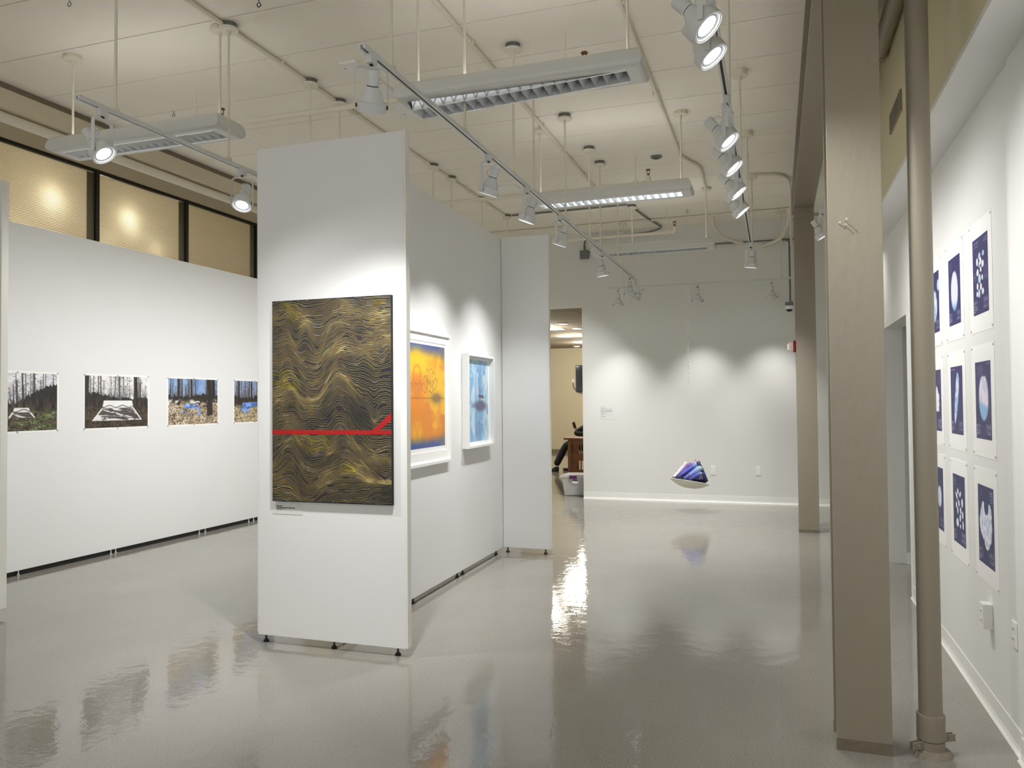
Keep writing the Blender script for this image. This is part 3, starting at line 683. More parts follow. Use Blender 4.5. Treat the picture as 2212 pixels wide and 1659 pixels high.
# ------------------------------------------------------------------ wall fittings
def plate(name, label, cat, loc, ang, w, h, kind, d=.007):
    t = thing(name, label, cat, loc); t.rotation_euler = (0, 0, ang)
    MB().box((-w / 2, -d, 0), (w / 2, 0, h)).build('cover_plate', M['plate'], t, .003)
    if kind == 'outlet':
        for zz in (.28, .66):
            MB().box((-.017, -d - .0015, h * zz - .013), (.017, -d + .001, h * zz + .018)).build('socket', M['plate'], t, .002)
            MB().box((-.009, -d - .0022, h * zz), (-.006, -d, h * zz + .01)).box((.005, -d - .0022, h * zz), (.008, -d, h * zz + .01)).build('slot', M['slot'], t)
    if kind == 'switch':
        MB().box((-.017, -d - .002, h * .2), (.017, -d + .001, h * .8)).build('rocker', M['plate'], t, .002)
        MB().box((-.006, -d - .004, h * .45), (.006, -d, h * .58)).build('toggle', M['plate'], t, .001)
    return t
plate('outlet_cover', 'white outlet cover on the far wall just right of the hanging dish', 'outlet cover', (-.904, 11.92, .405), 0, .075, .13, 'switch')
plate('blank_cover', 'white blank cover plate on the far wall near the far column', 'cover plate', (-.271, 11.92, .412), 0, .073, .124, 'blank')
plate('power_outlet', 'white duplex outlet low on the right wall at the right edge', 'outlet', (.95, 3.872, .434), -PI / 2, .07, .112, 'outlet')
t = thing('surface_outlet', 'white surface mounted outlet box under the lowest right poster', 'outlet', (.95, 4.27, .408)); t.rotation_euler = (0, 0, -PI / 2)
MB().box((-.036, -.042, 0), (.036, 0, .118)).build('box', M['plate'], t, .004)
for zz in (.03, .075):
    MB().box((-.015, -.0435, zz - .012), (.015, -.041, zz + .016)).build('socket', M['plate'], t, .002)
    MB().box((-.008, -.0442, zz), (-.005, -.043, zz + .009)).box((.005, -.0442, zz), (.008, -.043, zz + .009)).build('slot', M['slot'], t)
t = thing('vent_grille', 'grey vent grille on the ochre bulkhead between column and drain pipe', 'vent', (.752, 5.47, 3.26))
MB().box((-.012, -.235, 0), (0, .235, .012)).box((-.012, -.235, .118), (0, .235, .13)).box((-.012, -.235, .012), (0, -.222, .118)).box((-.012, .222, .012), (0, .235, .118)).build('frame', M['taupe_pipe'], t)
for k in range(9):
    MB().box((-.010, -.222, .014 + k * .0118), (-.002, .222, .018 + k * .0118)).build('slat', M['taupe_pipe'], t)
MB().box((-.0015, -.222, .012), (-.0005, .222, .118)).build('backing', M['dirt_and_shade'], t)
# fire alarm on the far column
t = thing('fire_alarm', 'red and white fire alarm strobe on the side of the far column', 'fire alarm', (.218, 9.565, 2.06))
MB().box((-.03, -.066, -.012), (0, .066, .122)).build('base', M['red'], t, .012)
MB().box((-.075, -.05, .008), (-.03, .05, .102)).build('strobe_housing', mat('pale alarm housing', rgb(206, 190, 186), .4), t, .004)
MB().box((-.092, -.03, .018), (-.075, .03, .09)).build('strobe_lens', M['plate'], t, .006)
lm = MB()
for k, ch in enumerate('FIRE'):
    cu = bpy.data.curves.new('lettering', 'FONT'); cu.body = ch; cu.size = .024; cu.align_x = 'CENTER'; cu.extrude = .0003
    o = bpy.data.objects.new('lettering', cu); COL.objects.link(o); dg = bpy.context.evaluated_depsgraph_get()
    me = bpy.data.meshes.new_from_object(o.evaluated_get(dg)); bpy.data.objects.remove(o)
    lm.add([(v.co.x - .053, -.0508 - v.co.z, v.co.y + .083 - k * .0215) for v in me.vertices], [tuple(p.vertices) for p in me.polygons])
lm.build('lettering', M['red'], t)
# dome camera and its conduit
t = thing('dome_camera', 'white dome security camera with smoked dome hung left of the far column', 'camera', (.19, 11.78, 2.755))
MB().box((-.055, -.05, .085), (.055, .06, .137)).build('mount_box', M['galv'], t, .003)
MB().lathe([(.06, .085), (.06, .062), (.055, .04), (.044, .034)], 20).build('housing', M['plate'], t)
MB().lathe([(.044, .036), (.042, .02), (.028, .006), (.0, 0)], 20).build('smoked_dome', M['dome'], t)
tag(MB().tube(arc([(.205, 11.80, 2.892), (.205, 11.80, 3.78), (.16, 11.86, 3.80)], .05), .013, 10).build('vertical_conduit', M['emt']), 'grey vertical conduit down the far wall to the dome camera', 'conduit')
t = thing('junction_box', 'grey square junction box high on the far wall above the doorway', 'junction box', (-2.81, 11.92, 3.735))
MB().box((-.066, -.05, 0), (.066, 0, .125)).build('box', M['galv'], t, .003)
MB().box((-.07, -.054, -.004), (.07, -.05, .129)).build('cover', M['galv'], t)
MB().cyl((0, -.03, .125), (0, -.03, .20), .014, 10).cyl((.066, -.03, .095), (.13, -.03, .095), .012, 10).build('connector', M['emt'], t)

# ------------------------------------------------------------------ vertical drain pipe
t = thing('drain_pipe', 'thick taupe vertical drain pipe standing right of the near column', 'pipe', (.597, 3.735, 0))
MB().lathe([(.046, .05), (.046, ZC)], 32).build('pipe', M['taupe_pipe'], t)
MB().lathe([(.046, .168), (.0545, .166), (.0555, .16), (.0555, .064), (.05, .058)], 32).build('collar', M['taupe_pipe'], t)
rc = MB(); rc.lathe([(.047, .012), (.053, .012), (.053, .058), (.047, .058)], 32)
rc.build('riser_clamp', M['taupe_pipe'], t)
for s, (dx, dy) in ((-1, (-.07, -.05)), (1, (.07, .035))):
    a = Vector((dx, dy, .055)); d = a.normalized(); d.z = 0
    e = MB(); Mx = Matrix.Translation((0, 0, .062 if s > 0 else .045)) @ Matrix.Rotation(math.atan2(dy, dx), 4, 'Z')
    e.box((.045, -.012, -.016), (.105, -.006, .016), 0, Mx); e.box((.045, .006, -.016), (.105, .012, .016), 0, Mx); e.cyl(tuple(Mx @ Vector((.075, -.018, 0))), tuple(Mx @ Vector((.075, .018, 0))), .005, 8)
    e.build('clamp_ear', M['taupe_pipe'], t, .002)
gr = MB(); gr.lathe([(.084, 0), (.078, .012), (.066, .022), (.054, .024), (.05, .012), (.046, .012), (.046, .0)], 28); gr.build('grout_ring', M['concrete'], t)
t = thing('overhead_pipe', 'taupe overhead pipe with a rounded end behind the top of the near column', 'pipe', (.69, 4.6, 3.83))
MB().tube([(0, -6, 0), (0, 1.15, 0)], .05, 18).build('pipe', M['taupe_pipe'], t)
MB().lathe([(.056, 0), (.056, .08), (.04, .10), (.02, .106)], 18, M=Matrix.Translation((0, 1.1, 0)) @ Matrix.Rotation(-PI / 2, 4, 'X')).build('end_cap', M['taupe_pipe'], t)
tag(MB().tube([(.2, 9.74, 3.66), (.95, 9.74, 3.66)], .024, 10).build('cross_pipe', M['cream_pipe']), 'cream cross pipe behind the top of the far column', 'pipe')

# ------------------------------------------------------------------ conduits on the ceiling
def conduit(name, label, pts, r, m, bend=.08, clips=(), cat='conduit'):
    t = thing(name, label, cat, pts[0])
    P = [tuple(a - b for a, b in zip(p, pts[0])) for p in pts]
    MB().tube(arc(P, bend), r, 10).build('tube', m, t)
    for (x, y) in clips:
        q = MB(); q.box((x - .03, y - .009, ZC - .032), (x + .03, y + .009, ZC)); o = q.build('strap_clip', m, None, .003); o.parent = t; o.matrix_parent_inverse = Matrix.Translation(-t.location)
    return t
zc = ZC - .018
conduit('ceiling_conduit', 'cream conduit along the ceiling left of the middle track, furthest left of three', [(-3.545, -2, zc), (-3.545, 10.25, zc)], .017, M['cream_pipe'], clips=[(-3.545, y) for y in (3.6, 5.03, 6.1, 7.65, 8.9, 9.6)])
conduit('ceiling_conduit', 'cream conduit along the ceiling directly above the front hanging light', [(-2.055, -2, zc), (-2.055, 9.25, zc)], .017, M['cream_pipe'], clips=[(-2.055, y) for y in (5.2, 7.0, 8.7)])
conduit('ceiling_conduit', 'cream conduit along the ceiling that jogs right before the far hanging light', [(-.925, -2, zc), (-.925, 8.4, zc), (-.765, 8.85, zc), (-.785, 9.75, zc)], .017, M['cream_pipe'], .12, clips=[(-.925, y) for y in (5.0, 6.6, 8.0)])
conduit('ceiling_conduit', 'cream conduit curving from the right track canopy down beside the beam', [(-.2, 9.40, zc), (.06, 9.44, zc), (.17, 9.66, zc), (.195, 9.9, 4.05), (.195, 9.9, 3.35)], .014, M['cream_pipe'], .12)
for dy in (0, .035):
    conduit('ceiling_conduit', 'cream pair of conduits crossing the ceiling close to the far wall', [(-4.3, 11.22 + dy, zc), (.2, 11.22 + dy, zc)], .012, M['cream_pipe'])['group'] = 'conduit pair near the far wall'
for dy in (0, .03):
    conduit('grey_conduit', 'thin bare grey conduits behind the third hanging light', [(-3.45, 10.25 + dy, zc), (-1.83, 10.22 + dy, zc)], .008, M['emt'])['group'] = 'bare conduits behind the third hanging light'
conduit('grey_conduit', 'bent bare grey conduit from the ceiling back to the junction box', [(-1.79, 10.40, zc), (-1.72, 11.0, zc), (-1.58, 11.78, zc), (-1.80, 11.84, 4.06), (-2.80, 11.87, 4.03), (-2.81, 11.88, 3.9)], .013, M['emt'], .14)
conduit('grey_conduit', 'straight bare grey conduit along the top of the far wall right of the far light', [(-.88, 11.9, 3.825), (.42, 11.9, 3.815)], .011, M['emt'])
conduit('bent_pipe', 'cream pipe curving from the ceiling into the far wall, left of the pair', [(-.818, 11.3, ZC), (-.818, 11.4, 3.98), (-.70, 11.75, 3.87), (-.43, 11.91, 3.80)], .026, M['cream_pipe'], .2, cat='pipe')
conduit('bent_pipe', 'cream pipe curving from beside the beam into the far wall', [(.2, 11.2, ZC), (.2, 11.3, 3.96), (.1, 11.75, 3.80), (-.16, 11.91, 3.74)], .026, M['cream_pipe'], .2, cat='pipe')
# sprinkler pipes with upright heads
def sprinkler(label, x0, x1, y, z, hx, first_head=None):
    t = thing('sprinkler_pipe', label, 'sprinkler pipe', (x1, y, z))
    L = x0 - x1
    MB().tube(arc([(L, 0, 0), (0, 0, 0), (0, 0, .075)], .03), .021, 12).build('pipe', M['cream_pipe'], t)
    MB().tube(arc([(-.05, 0, 0), (0, 0, 0), (0, 0, .055)], .03), .028, 12).build('elbow', M['cream_pipe'], t)
    for h in hx:
        MB().cyl((h - x1, 0, .0), (h - x1, 0, ZC - z), .006, 8).lathe([(.026, -.024), (.026, .03)], 10, M=Matrix.Translation((h - x1, 0, 0))).build('hanger_rod', M['cream_pipe'], t)
    for x in [0] + ([first_head - x1] if first_head else []):
        b = MB(); b.lathe([(.012, .07), (.012, .095), (.008, .1)], 10, M=Matrix.Translation((x, 0, 0)))
        for s in (-1, 1): b.tube([(x + s * .009, 0, .095), (x + s * .017, 0, .115), (x + s * .006, 0, .138)], .0035, 6)
        b.lathe([(.0, .140), (.024, .142), (.026, .136), (.024, .139)], 12, M=Matrix.Translation((x, 0, 0)))
        o = b.build('sprinkler_head', M['brass'], t)
        if x != 0: MB().cyl((x, 0, 0), (x, 0, .075), .014, 8).build('riser', M['cream_pipe'], t)
    return t
sprinkler('cream sprinkler pipe with bronze heads behind the two front hanging lights', -5.6, -1.24, 5.31, 3.81, (-1.38, -4.58), -4.31)
sprinkler('cream sprinkler pipe with elbow behind the third hanging light', -5.6, -1.25, 8.25, 3.81, (-1.384, -3.0))
sprinkler('cream sprinkler pipe with rusty elbow nearest the far wall', -5.6, -1.28, 10.74, 3.80, (-1.383,))
# ceiling strips, detector, eye hooks
t = thing('ceiling_strip', 'white flat cover strip screwed to the ceiling left of the middle track', 'cover strip', (-3.07, 5.2, ZC))
MB().box((-.075, 0, -.02), (.075, 1.2, 0)).build('cover', M['plate'], t, .003)
for k in range(4):
    for s in (-1, 1): MB().cyl((s * .06, .08 + k * .34, -.0205), (s * .06, .08 + k * .34, -.022), .006, 8).build('screw', M['slot'], t)
tag(MB().box((-3.28, 8.85, ZC - .02), (-2.93, 9.03, ZC)).build('ceiling_box', M['plate'], None, .003), 'flat white cover plate on the ceiling over the long display wall', 'cover plate')
t = thing('smoke_detector', 'small grey round detector on the ceiling left of the jogged conduit', 'detector', (-1.18, 8.37, ZC))
MB().lathe([(.06, 0), (.06, -.012), (.05, -.02)], 20).build('rim', M['galv'], t)
MB().lathe([(.036, -.02), (.02, -.026), (.0, -.027)], 16).build('sensor', M['slot'], t)
for (x, y, lb_) in ((-3.133, 4.215, 'dark eye hook in the ceiling at the top edge of the picture'), (-4.27, 3.8, 'eye hook with loose wire in the ceiling over the left lamp'), (-5.05, 5.58, 'small eye hook in the ceiling behind the left hanging light'), (-1.12, 10.84, 'tiny hook in the ceiling above the far hanging light')):
    b = MB(); b.cyl((x, y, ZC), (x, y, ZC - .02), .003, 6)
    b.tube([(x + .014 * math.sin(a), y, ZC - .034 + .014 * math.cos(a)) for a in [2 * PI * k / 14 for k in range(14)]], .0032, 6)
    tag(b.build('eye_hook', M['black'] if x == -3.133 else M['galv']), lb_, 'hook')

# ------------------------------------------------------------------ pendant fluorescent lights
def pendant():
    t = thing('pendant_light', '', 'ceiling light')
    L, Wd, H = 1.53, .30, .115
    prof = [(.05, H), (.03, H * .93), (.012, H * .75), (.003, H * .5), (0, H * .32), (.004, H * .16), (.016, H * .05), (.032, 0)]
    b = MB(); vs = []; fs = []
    for i, z in prof:
        x, y = L / 2 - i, Wd / 2 - i; vs += [(-x, -y, z), (x, -y, z), (x, y, z), (-x, y, z)]
    for j in range(len(prof) - 1):
        for k in range(4): fs.append((j * 4 + k, j * 4 + (k + 1) % 4, (j + 1) * 4 + (k + 1) % 4, (j + 1) * 4 + k))
    fs.append((0, 1, 2, 3))
    b.add(vs, fs, 0, True)
    # underside rim round the louvre opening
    ox, oy = L / 2 - .032, Wd / 2 - .032; ix, iy = L / 2 - .095, .088
    b.add([(-ox, -oy, 0), (ox, -oy, 0), (ox, oy, 0), (-ox, oy, 0), (-ix, -iy, 0), (ix, -iy, 0), (ix, iy, 0), (-ix, iy, 0), (-ix, -iy, .07), (ix, -iy, .07), (ix, iy, .07), (-ix, iy, .07)],
          [(0, 1, 5, 4), (1, 2, 6, 5), (2, 3, 7, 6), (3, 0, 4, 7), (4, 5, 9, 8), (5, 6, 10, 9), (6, 7, 11, 10), (7, 4, 8, 11), (8, 9, 10, 11)])
    b.build('housing', M['fitting'], t)
    lv = MB(); n = 19
    for k in range(n + 1):
        x = -ix + 2 * ix * k / n
        pr = [(-.026, .056), (-.010, .028), (0, .001), (.010, .028), (.026, .056)]
        lv.add([(x + a, y, z) for y in (-iy, iy) for a, z in pr], [(i, i + 1, i + 6, i + 5) for i in range(4)] + [(0, 4, 9, 5)], 0, True)
    for s in (-1, 1):
        pr = [(s * iy, .068), (s * (iy - .012), .04), (s * (iy - .014), .0), (s * iy, .0)]
        lv.add([(x, y, z) for x in (-ix, ix) for y, z in pr], [(0, 1, 5, 4), (1, 2, 6, 5), (2, 3, 7, 6)], 0, True)
    lv.build('louvre', M['mirror'], t)
    for s in (-1, 1):
        MB().cyl((-ix, s * .04, .06), (ix, s * .04, .06), .011, 10).build('tube', M['tube'], t)
    for s in (-1, 1):
        x = s * .665
        MB().cyl((x, 0, H), (x, 0, ZC - 3.37 - .03), .0085, 10).build('stem', M['cream_pipe'], t)
        MB().lathe([(.064, ZC - 3.37 - .032), (.064, ZC - 3.37 - .022), (.066, ZC - 3.37 - .02)], 20, M=Matrix.Translation((x, 0, 0))).lathe([(.012, ZC - 3.37 - .06), (.014, ZC - 3.37 - .03)], 10, M=Matrix.Translation((x, 0, 0))).build('canopy', M['cream_pipe'], t)
        MB().lathe([(.055, ZC - 3.37 - .022), (.055, ZC - 3.37)], 20, M=Matrix.Translation((x, 0, 0))).build('ceiling_box', M['cream_pipe'], t)
    return t
p0 = pendant()
for i, (x, y, lb_) in enumerate(((-4.285, 4.44, 'long grey hanging fluorescent light at the upper left with louvred underside'), (-1.445, 4.44, 'long grey hanging fluorescent light nearest the middle top of the picture'), (-1.45, 7.15, 'third hanging fluorescent light, halfway down the room with bright louvre'), (-1.45, 9.83, 'hanging fluorescent light closest to the far wall'))):
    o = p0 if i == 0 else copy_tree(p0)
    if i == 1:
        for ch in o.children:
            if ch.name.startswith('louvre'): ch.rotation_euler = (0, -math.radians(2.4), 0); ch.location = (0, 0, -.026)
    if i == 2:
        for ch in o.children:
            if ch.name.startswith('tube'): ch.data = ch.data.copy(); ch.data.materials[0] = M['tube_lit']
    up_ = bpy.data.lights.new('added_ceiling_fill', 'AREA'); up_.shape = 'RECTANGLE'; up_.size = 1.3; up_.size_y = .14; up_.energy = .5  # unseen fill lamp added above each pendant to brighten the ceiling
    uo = bpy.data.objects.new('added_ceiling_fill', up_); COL.objects.link(uo); uo.location = (x, y, 3.37 + .118); uo.rotation_euler = (PI, 0, 0)
    o.location = (x, y, 3.37); o['label'] = lb_; o['group'] = 'hanging fluorescent lights'

# ------------------------------------------------------------------ lighting tracks
def track(label, x, y0, y1, z, rods, alongx=False, boxes=()):
    t = thing('lighting_track', label, 'lighting track', (x, y0, z), 'hanging lighting tracks')
    L = y1 - y0; h = .022
    b = MB(); b.prism([(-.0175, -h), (-.0175, 0), (.0175, 0), (.0175, -h), (.007, -h), (.007, -.006), (-.007, -.006), (-.007, -h)], 0, L, 'y')
    o = b.build('rail', M['lamp'], t)
    if alongx: o.rotation_euler = (0, 0, -PI / 2)
    gbm = MB().box((-.0068, .03, -.0155), (.0068, L - .03, -.0075)); q = gbm.build('groove', M['groove'], t)
    if alongx: q.rotation_euler = (0, 0, -PI / 2)
    for k, r in enumerate(rods):
        px, py = (r - x, 0) if alongx else (0, r - y0)
        MB().cyl((px, py, .0), (px, py, ZC - z - .05), .0085, 10).lathe([(.024, 0), (.022, .012), (.012, .022), (.0086, .03)], 14, M=Matrix.Translation((px, py, 0))).build('suspension_rod', M['cream_pipe'], t)
        MB().lathe([(.012, ZC - z - .08), (.014, ZC - z - .052), (.064, ZC - z - .05), (.066, ZC - z - .034), (.06, ZC - z - .032)], 20, M=Matrix.Translation((px, py, 0))).build('canopy', M['cream_pipe'], t)
        MB().lathe([(.055, ZC - z - .034), (.055, ZC - z)], 20, M=Matrix.Translation((px, py, 0))).build('ceiling_box', M['galv'] if not alongx and x < -1 else M['cream_pipe'], t)
    return t
T0 = (-3.53, 3.19, 10.6, 3.172); T1 = (-1.79, 3.165, 10.65, 3.165); T2 = (-.238, 2.3, 9.75, 3.205)
track('long hanging lighting track on the left, passing behind the tall display wall', *T0, (3.45, 4.417, 5.408, 5.856, 6.85, 7.79, 8.297, 9.285, 10.27))
track('long hanging lighting track down the middle of the room', *T1, (3.46, 4.43, 5.374, 5.874, 6.853, 7.824, 8.339, 9.34, 10.345))
track('hanging lighting track on the right, lined with lit lamps aimed at the posters', *T2, (4.80, 6.407, 7.916, 9.425))
track('short cross lighting track in front of the far wall', -2.32, 11.28, 11.28 + 2.55, 3.175, (-2.09, .09), True)

# track spotlights
def spotlight():
    t = thing('track_spotlight', '', 'spotlight')
    MB().box((-.017, -.03, -.045), (.017, .03, 0)).build('adapter', M['lamp'], t, .003)
    MB().cyl((0, 0, -.045), (0, 0, -.058), .009, 10).build('swivel', M['black'], t)
    yk = MB(); w, hh = .079, .199
    path = arc([(-w, 0, -hh), (-w, 0, -.0), (w, 0, -.0), (w, 0, -hh)], .035, 6); bw = .0105; vs = []
    for p in path:
        q = Vector((p.x * .965, 0, p.z)) if p.z < -.03 else Vector((p.x * .97, 0, p.z - .003))
        vs += [(p.x, -bw, p.z), (p.x, bw, p.z), (q.x, bw, q.z), (q.x, -bw, q.z)]
    k = len(path); yk.add(vs, [(4 * i + j, 4 * i + (j + 1) % 4, 4 * i + 4 + (j + 1) % 4, 4 * i + 4 + j) for i in range(k - 1) for j in range(4)] + [(0, 1, 2, 3), (4 * k - 4, 4 * k - 3, 4 * k - 2, 4 * k - 1)], 0, False)
    y = yk.build('yoke', M['lamp'], t, loc=(0, 0, -.058))
    h = MB(); h.lathe([(.0665, -.022), (.0695, -.02), (.0695, .022), (.058, .025), (.054, .03), (.045, .06), (.032, .084), (.029, .09)], 28, cap=False)
    h.lathe([(.0665, -.022), (.064, -.02), (.064, -.002), (.04, .03)], 28, cap=False)
    hd = h.build('housing', M['lamp'], t, loc=(0, 0, -.058 - .186))
    MB().lathe([(.026, .088), (.026, .094), (.029, .095), (.03, .158), (.028, .163)], 22).build('socket_sleeve', M['lamp'], hd)
    MB().lathe([(.0275, .0885), (.0275, .0945)], 22, cap=False).build('sleeve_ring', M['black'], hd)
    MB().lathe([(.0665, -.0225), (.0635, -.023), (.061, -.017), (.058, -.0195), (.055, -.013), (.0495, -.0112)], 28, cap=False).build('face_ring', M['ring'], hd)
    MB().lathe([(0, -.014), (.03, -.0135), (.0435, -.0118)], 24, cap=False).build('lens', M['lens'], hd)
    MB().lathe([(.0435, -.0118), (.0495, -.0112)], 24, cap=False).build('reflector_rim', M['lens_off'], hd)
    for s in (-1, 1): MB().cyl((s * .069, 0, 0), (s * .0765, 0, 0), .009, 10).build('tilt_knob', M['black'], hd)
    MB().tube(arc([(.0, .028, .15), (.0, .055, .14), (.0, .06, .105), (.0, .03, .092)], .03), .0035, 6).build('lamp_cord', M['lamp'], hd)
    return t
sp0 = spotlight(); sp_first = [True]
LAMP_W = 45.0
def place(label, loc, d, lit=True, W=1., cone=104):
    if sp_first[0]: o = sp0; sp_first[0] = False
    else: o = copy_tree(sp0)
    o.location = loc; o['label'] = label; o['group'] = 'white track spotlights'
    d = Vector(d).normalized(); th = math.acos(max(-1, min(1, -d.z))); ph = math.atan2(-d.x, d.y)
    for ch in o.children:
        n = ch.name.split('.')[0]
        if n == 'yoke': ch.rotation_euler = (0, 0, ph)
        elif n == 'housing':
            ch.rotation_euler = (Matrix.Rotation(ph, 3, 'Z') @ Matrix.Rotation(th, 3, 'X')).to_euler()
            if not lit:
                for c in ch.children:
                    if c.name.startswith('lens'): c.data = c.data.copy(); c.data.materials[0] = M['lens_off']
    if lit:
        l = bpy.data.lights.new('lamp_beam', 'SPOT'); l.energy = LAMP_W * W; l.spot_size = math.radians(cone); l.spot_blend = 1.; l.shadow_soft_size = .045; l.color = (1.0, .995, .985)
        lo = bpy.data.objects.new('lamp_beam', l); COL.objects.link(lo)
        p = Vector(loc) + Vector((0, 0, -.244)) + d * .03
        lo.matrix_world = Matrix.Translation(p) @ (-d).to_track_quat('Z', 'Y').to_matrix().to_4x4()
    return o
z0, z1, z2, z3 = T0[3] - .018, T1[3] - .018, T2[3] - .018, 3.157
def t0(y): return (T0[0], y, z0)
def t1(y): return (T1[0], y, z1)
def t2(y): return (T2[0], y, z2)
place('white track spotlight at the far upper left in front of the hanging light', t0(3.36), (.62, .10, -.78), W=0.6)
place('white track spotlight just left of the tall display wall, lens facing the camera', t0(4.56), (.10, -.45, -.88), W=0.6)
place('white track spotlight seen from behind at the near end of the middle track', t1(3.255), (-.68, .92, -1.95), W=1.25, cone=78)
place('lit track spotlight on the middle track, second from the near end', t1(4.84), (-.36, .10, -.92), W=0.68, cone=88)
place('lit track spotlight on the middle track, third from the near end', t1(5.68), (-.36, .02, -.92), W=0.68, cone=88)
place('lit track spotlight on the middle track, fourth from the near end', t1(6.64), (-.36, .05, -.92), W=0.68, cone=88)
place('lit track spotlight hanging straight down on the middle track right of the end display wall', t1(8.43), (.12, .12, -.98), W=1.3, cone=120)
place('track spotlight second from the far end of the middle track', t1(10.12), (.0, .18, -.98), W=1.0, cone=112)
place('tilted track spotlight at the very far end of the middle track', t1(10.55), (-.7, .3, -.64))
place('large bright track spotlight cut by the top edge, nearest on the right track', t2(3.05), (.66, -.10, -.74), W=0.33)
place('bright track spotlight right below the one at the top edge', t2(3.32), (.58, -.06, -.81), W=0.4)
place('bright track spotlight on the right track, third from the near end', t2(4.45), (.64, -.10, -.77), W=0.34)
place('bright track spotlight on the right track, fourth from the near end', t2(4.97), (.64, -.05, -.77), W=0.34)
place('bright track spotlight on the right track, fifth from the near end', t2(5.58), (.64, .0, -.77), W=0.34)
place('bright track spotlight on the right track, sixth from the near end', t2(6.16), (.64, .05, -.77), W=0.34)
place('track spotlight at the far end of the right track above the hanging dish', t2(8.72), (-.12, .10, -.98), W=1.3, cone=116)
place('track spotlight at the left end of the cross track, behind the middle track', (-2.17, 11.28, z3), (-.05, .21, -.975), W=0.48, cone=76)
place('track spotlight in the middle of the cross track beside the shimmering strand', (-1.035, 11.28, z3), (.0, .21, -.975), W=0.55, cone=76)
place('track spotlight at the right end of the cross track near the dome camera', (-.042, 11.28, z3), (.0, .20, -.975), W=0.58, cone=76)
place('track spotlight half hidden between the two columns', (.44, 8.0, 3.32), (.5, .05, -.86), W=0.12)
# lamps of the left track that stand behind the display wall and wash the left wall
for y in (5.2, 6.4, 7.6, 8.8): place('track spotlights of the left track hidden by the tall display wall', t0(y), (-.76, .02, -.65), W=.88, cone=120)
tag(MB().box((.425, 7.4, 3.32), (.46, 9.0, 3.342)).build('lighting_track', M['lamp']), 'lighting track between the columns carrying one lamp', 'lighting track', 'hanging lighting tracks')

# ------------------------------------------------------------------ hanging dish of rolled prints
BX, BY, BZ = -1.13, 10.8, .405
t = thing('hanging_sculpture', 'tilted white dish of rolled blue and purple prints hanging above the floor', 'sculpture', (BX, BY, BZ))
Mt = Matrix.Rotation(math.radians(7.5), 4, 'Y') @ Matrix.Rotation(math.radians(-9), 4, 'X')
prof = [(0, -.085), (.08, -.082), (.15, -.064), (.21, -.034), (.255, -.006), (.267, .004), (.263, .007), (.25, .0), (.2, -.026), (.12, -.058), (0, -.073)]
MB().lathe(prof, 48, M=Mt, cap=False).build('dish', M['dish'], t)
def roll_fn(seed, kind):
    pal = {'blue': (C(34, 32, 92), C(70, 72, 176), C(150, 176, 214)), 'violet': (C(46, 34, 104), C(92, 72, 180), C(128, 104, 190)), 'white': (C(226, 222, 228), C(232, 222, 226), C(222, 206, 210)), 'pink': (C(96, 72, 120), C(190, 150, 176), C(206, 160, 170)), 'dark': (C(14, 14, 24), C(30, 30, 60), C(60, 66, 120)), 'sky': (C(44, 48, 120), C(112, 130, 200), C(176, 204, 218))}[kind]
    def fn(a, l):
        n = fbm(a * 4, l * 5, 3, seed)
        c = mixc(mixc(pal[0], pal[1], sst(.05, .45, l + .3 * (n - .5))), pal[2], sst(.6, 1., l + .3 * (n - .5)))
        return mixc(c, C(22, 18, 40), sst(.6, .8, n) * (.5 if kind not in ('white',) else 0))
    return fn
def roll(base, tip, r0, r1, seed, kind):
    bx, by, bz = base; k_ = min(1, .215 / max(.001, math.hypot(bx, by))); bx *= k_; by *= k_
    base = (bx, by, max(bz, -bx * .131 - by * .158 - .073 * (1 - (math.hypot(bx, by) / .26) ** 2) + r0 + .012))
    """rolled sheet: spiral tube from base to tip"""
    p, q = Vector(base), Vector(tip); d = (q - p); nl, na = 14, 26
    R = d.to_track_quat('Z', 'Y').to_matrix(); rot = random.Random(seed).uniform(0, 6.28)
    pts = []
    for j in range(nl + 1):
        for i in range(na + 1):
            a = rot + 2 * PI * 1.25 * i / na; l = j / nl; rr = (r0 + (r1 - r0) * l) * (1 - .16 * i / na)
            pts.append(p + d * l + R @ Vector((rr * math.cos(a), rr * math.sin(a), .012 * math.sin(a + seed))))
    me = bpy.data.meshes.new('paper_roll')
    fs = [(j * (na + 1) + i, j * (na + 1) + i + 1, (j + 1) * (na + 1) + i + 1, (j + 1) * (na + 1) + i) for j in range(nl) for i in range(na)]
    me.from_pydata([tuple(x) for x in pts], [], fs)
    a, l = np.meshgrid(np.arange(na + 1) / na, np.arange(nl + 1) / nl); c = np.clip(roll_fn(seed, kind)(a, l), 0, 1)
    c = np.where(c <= .04045, c / 12.92, ((c + .055) / 1.055) ** 2.4)
    at_ = me.color_attributes.new('ink', 'FLOAT_COLOR', 'POINT'); at_.data.foreach_set('color', np.concatenate([c.reshape(-1, 3), np.ones((c.shape[0] * c.shape[1], 1))], 1).astype(np.float32).ravel())
    me.materials.append(M['ink']); me.polygons.foreach_set('use_smooth', [True] * len(fs))
    o = bpy.data.objects.new('paper_roll', me); COL.objects.link(o); o.parent = t
    so = o.modifiers.new('sheet', 'SOLIDIFY'); so.thickness = .0015
    return o
TIP = Vector((.10, .0, .29))
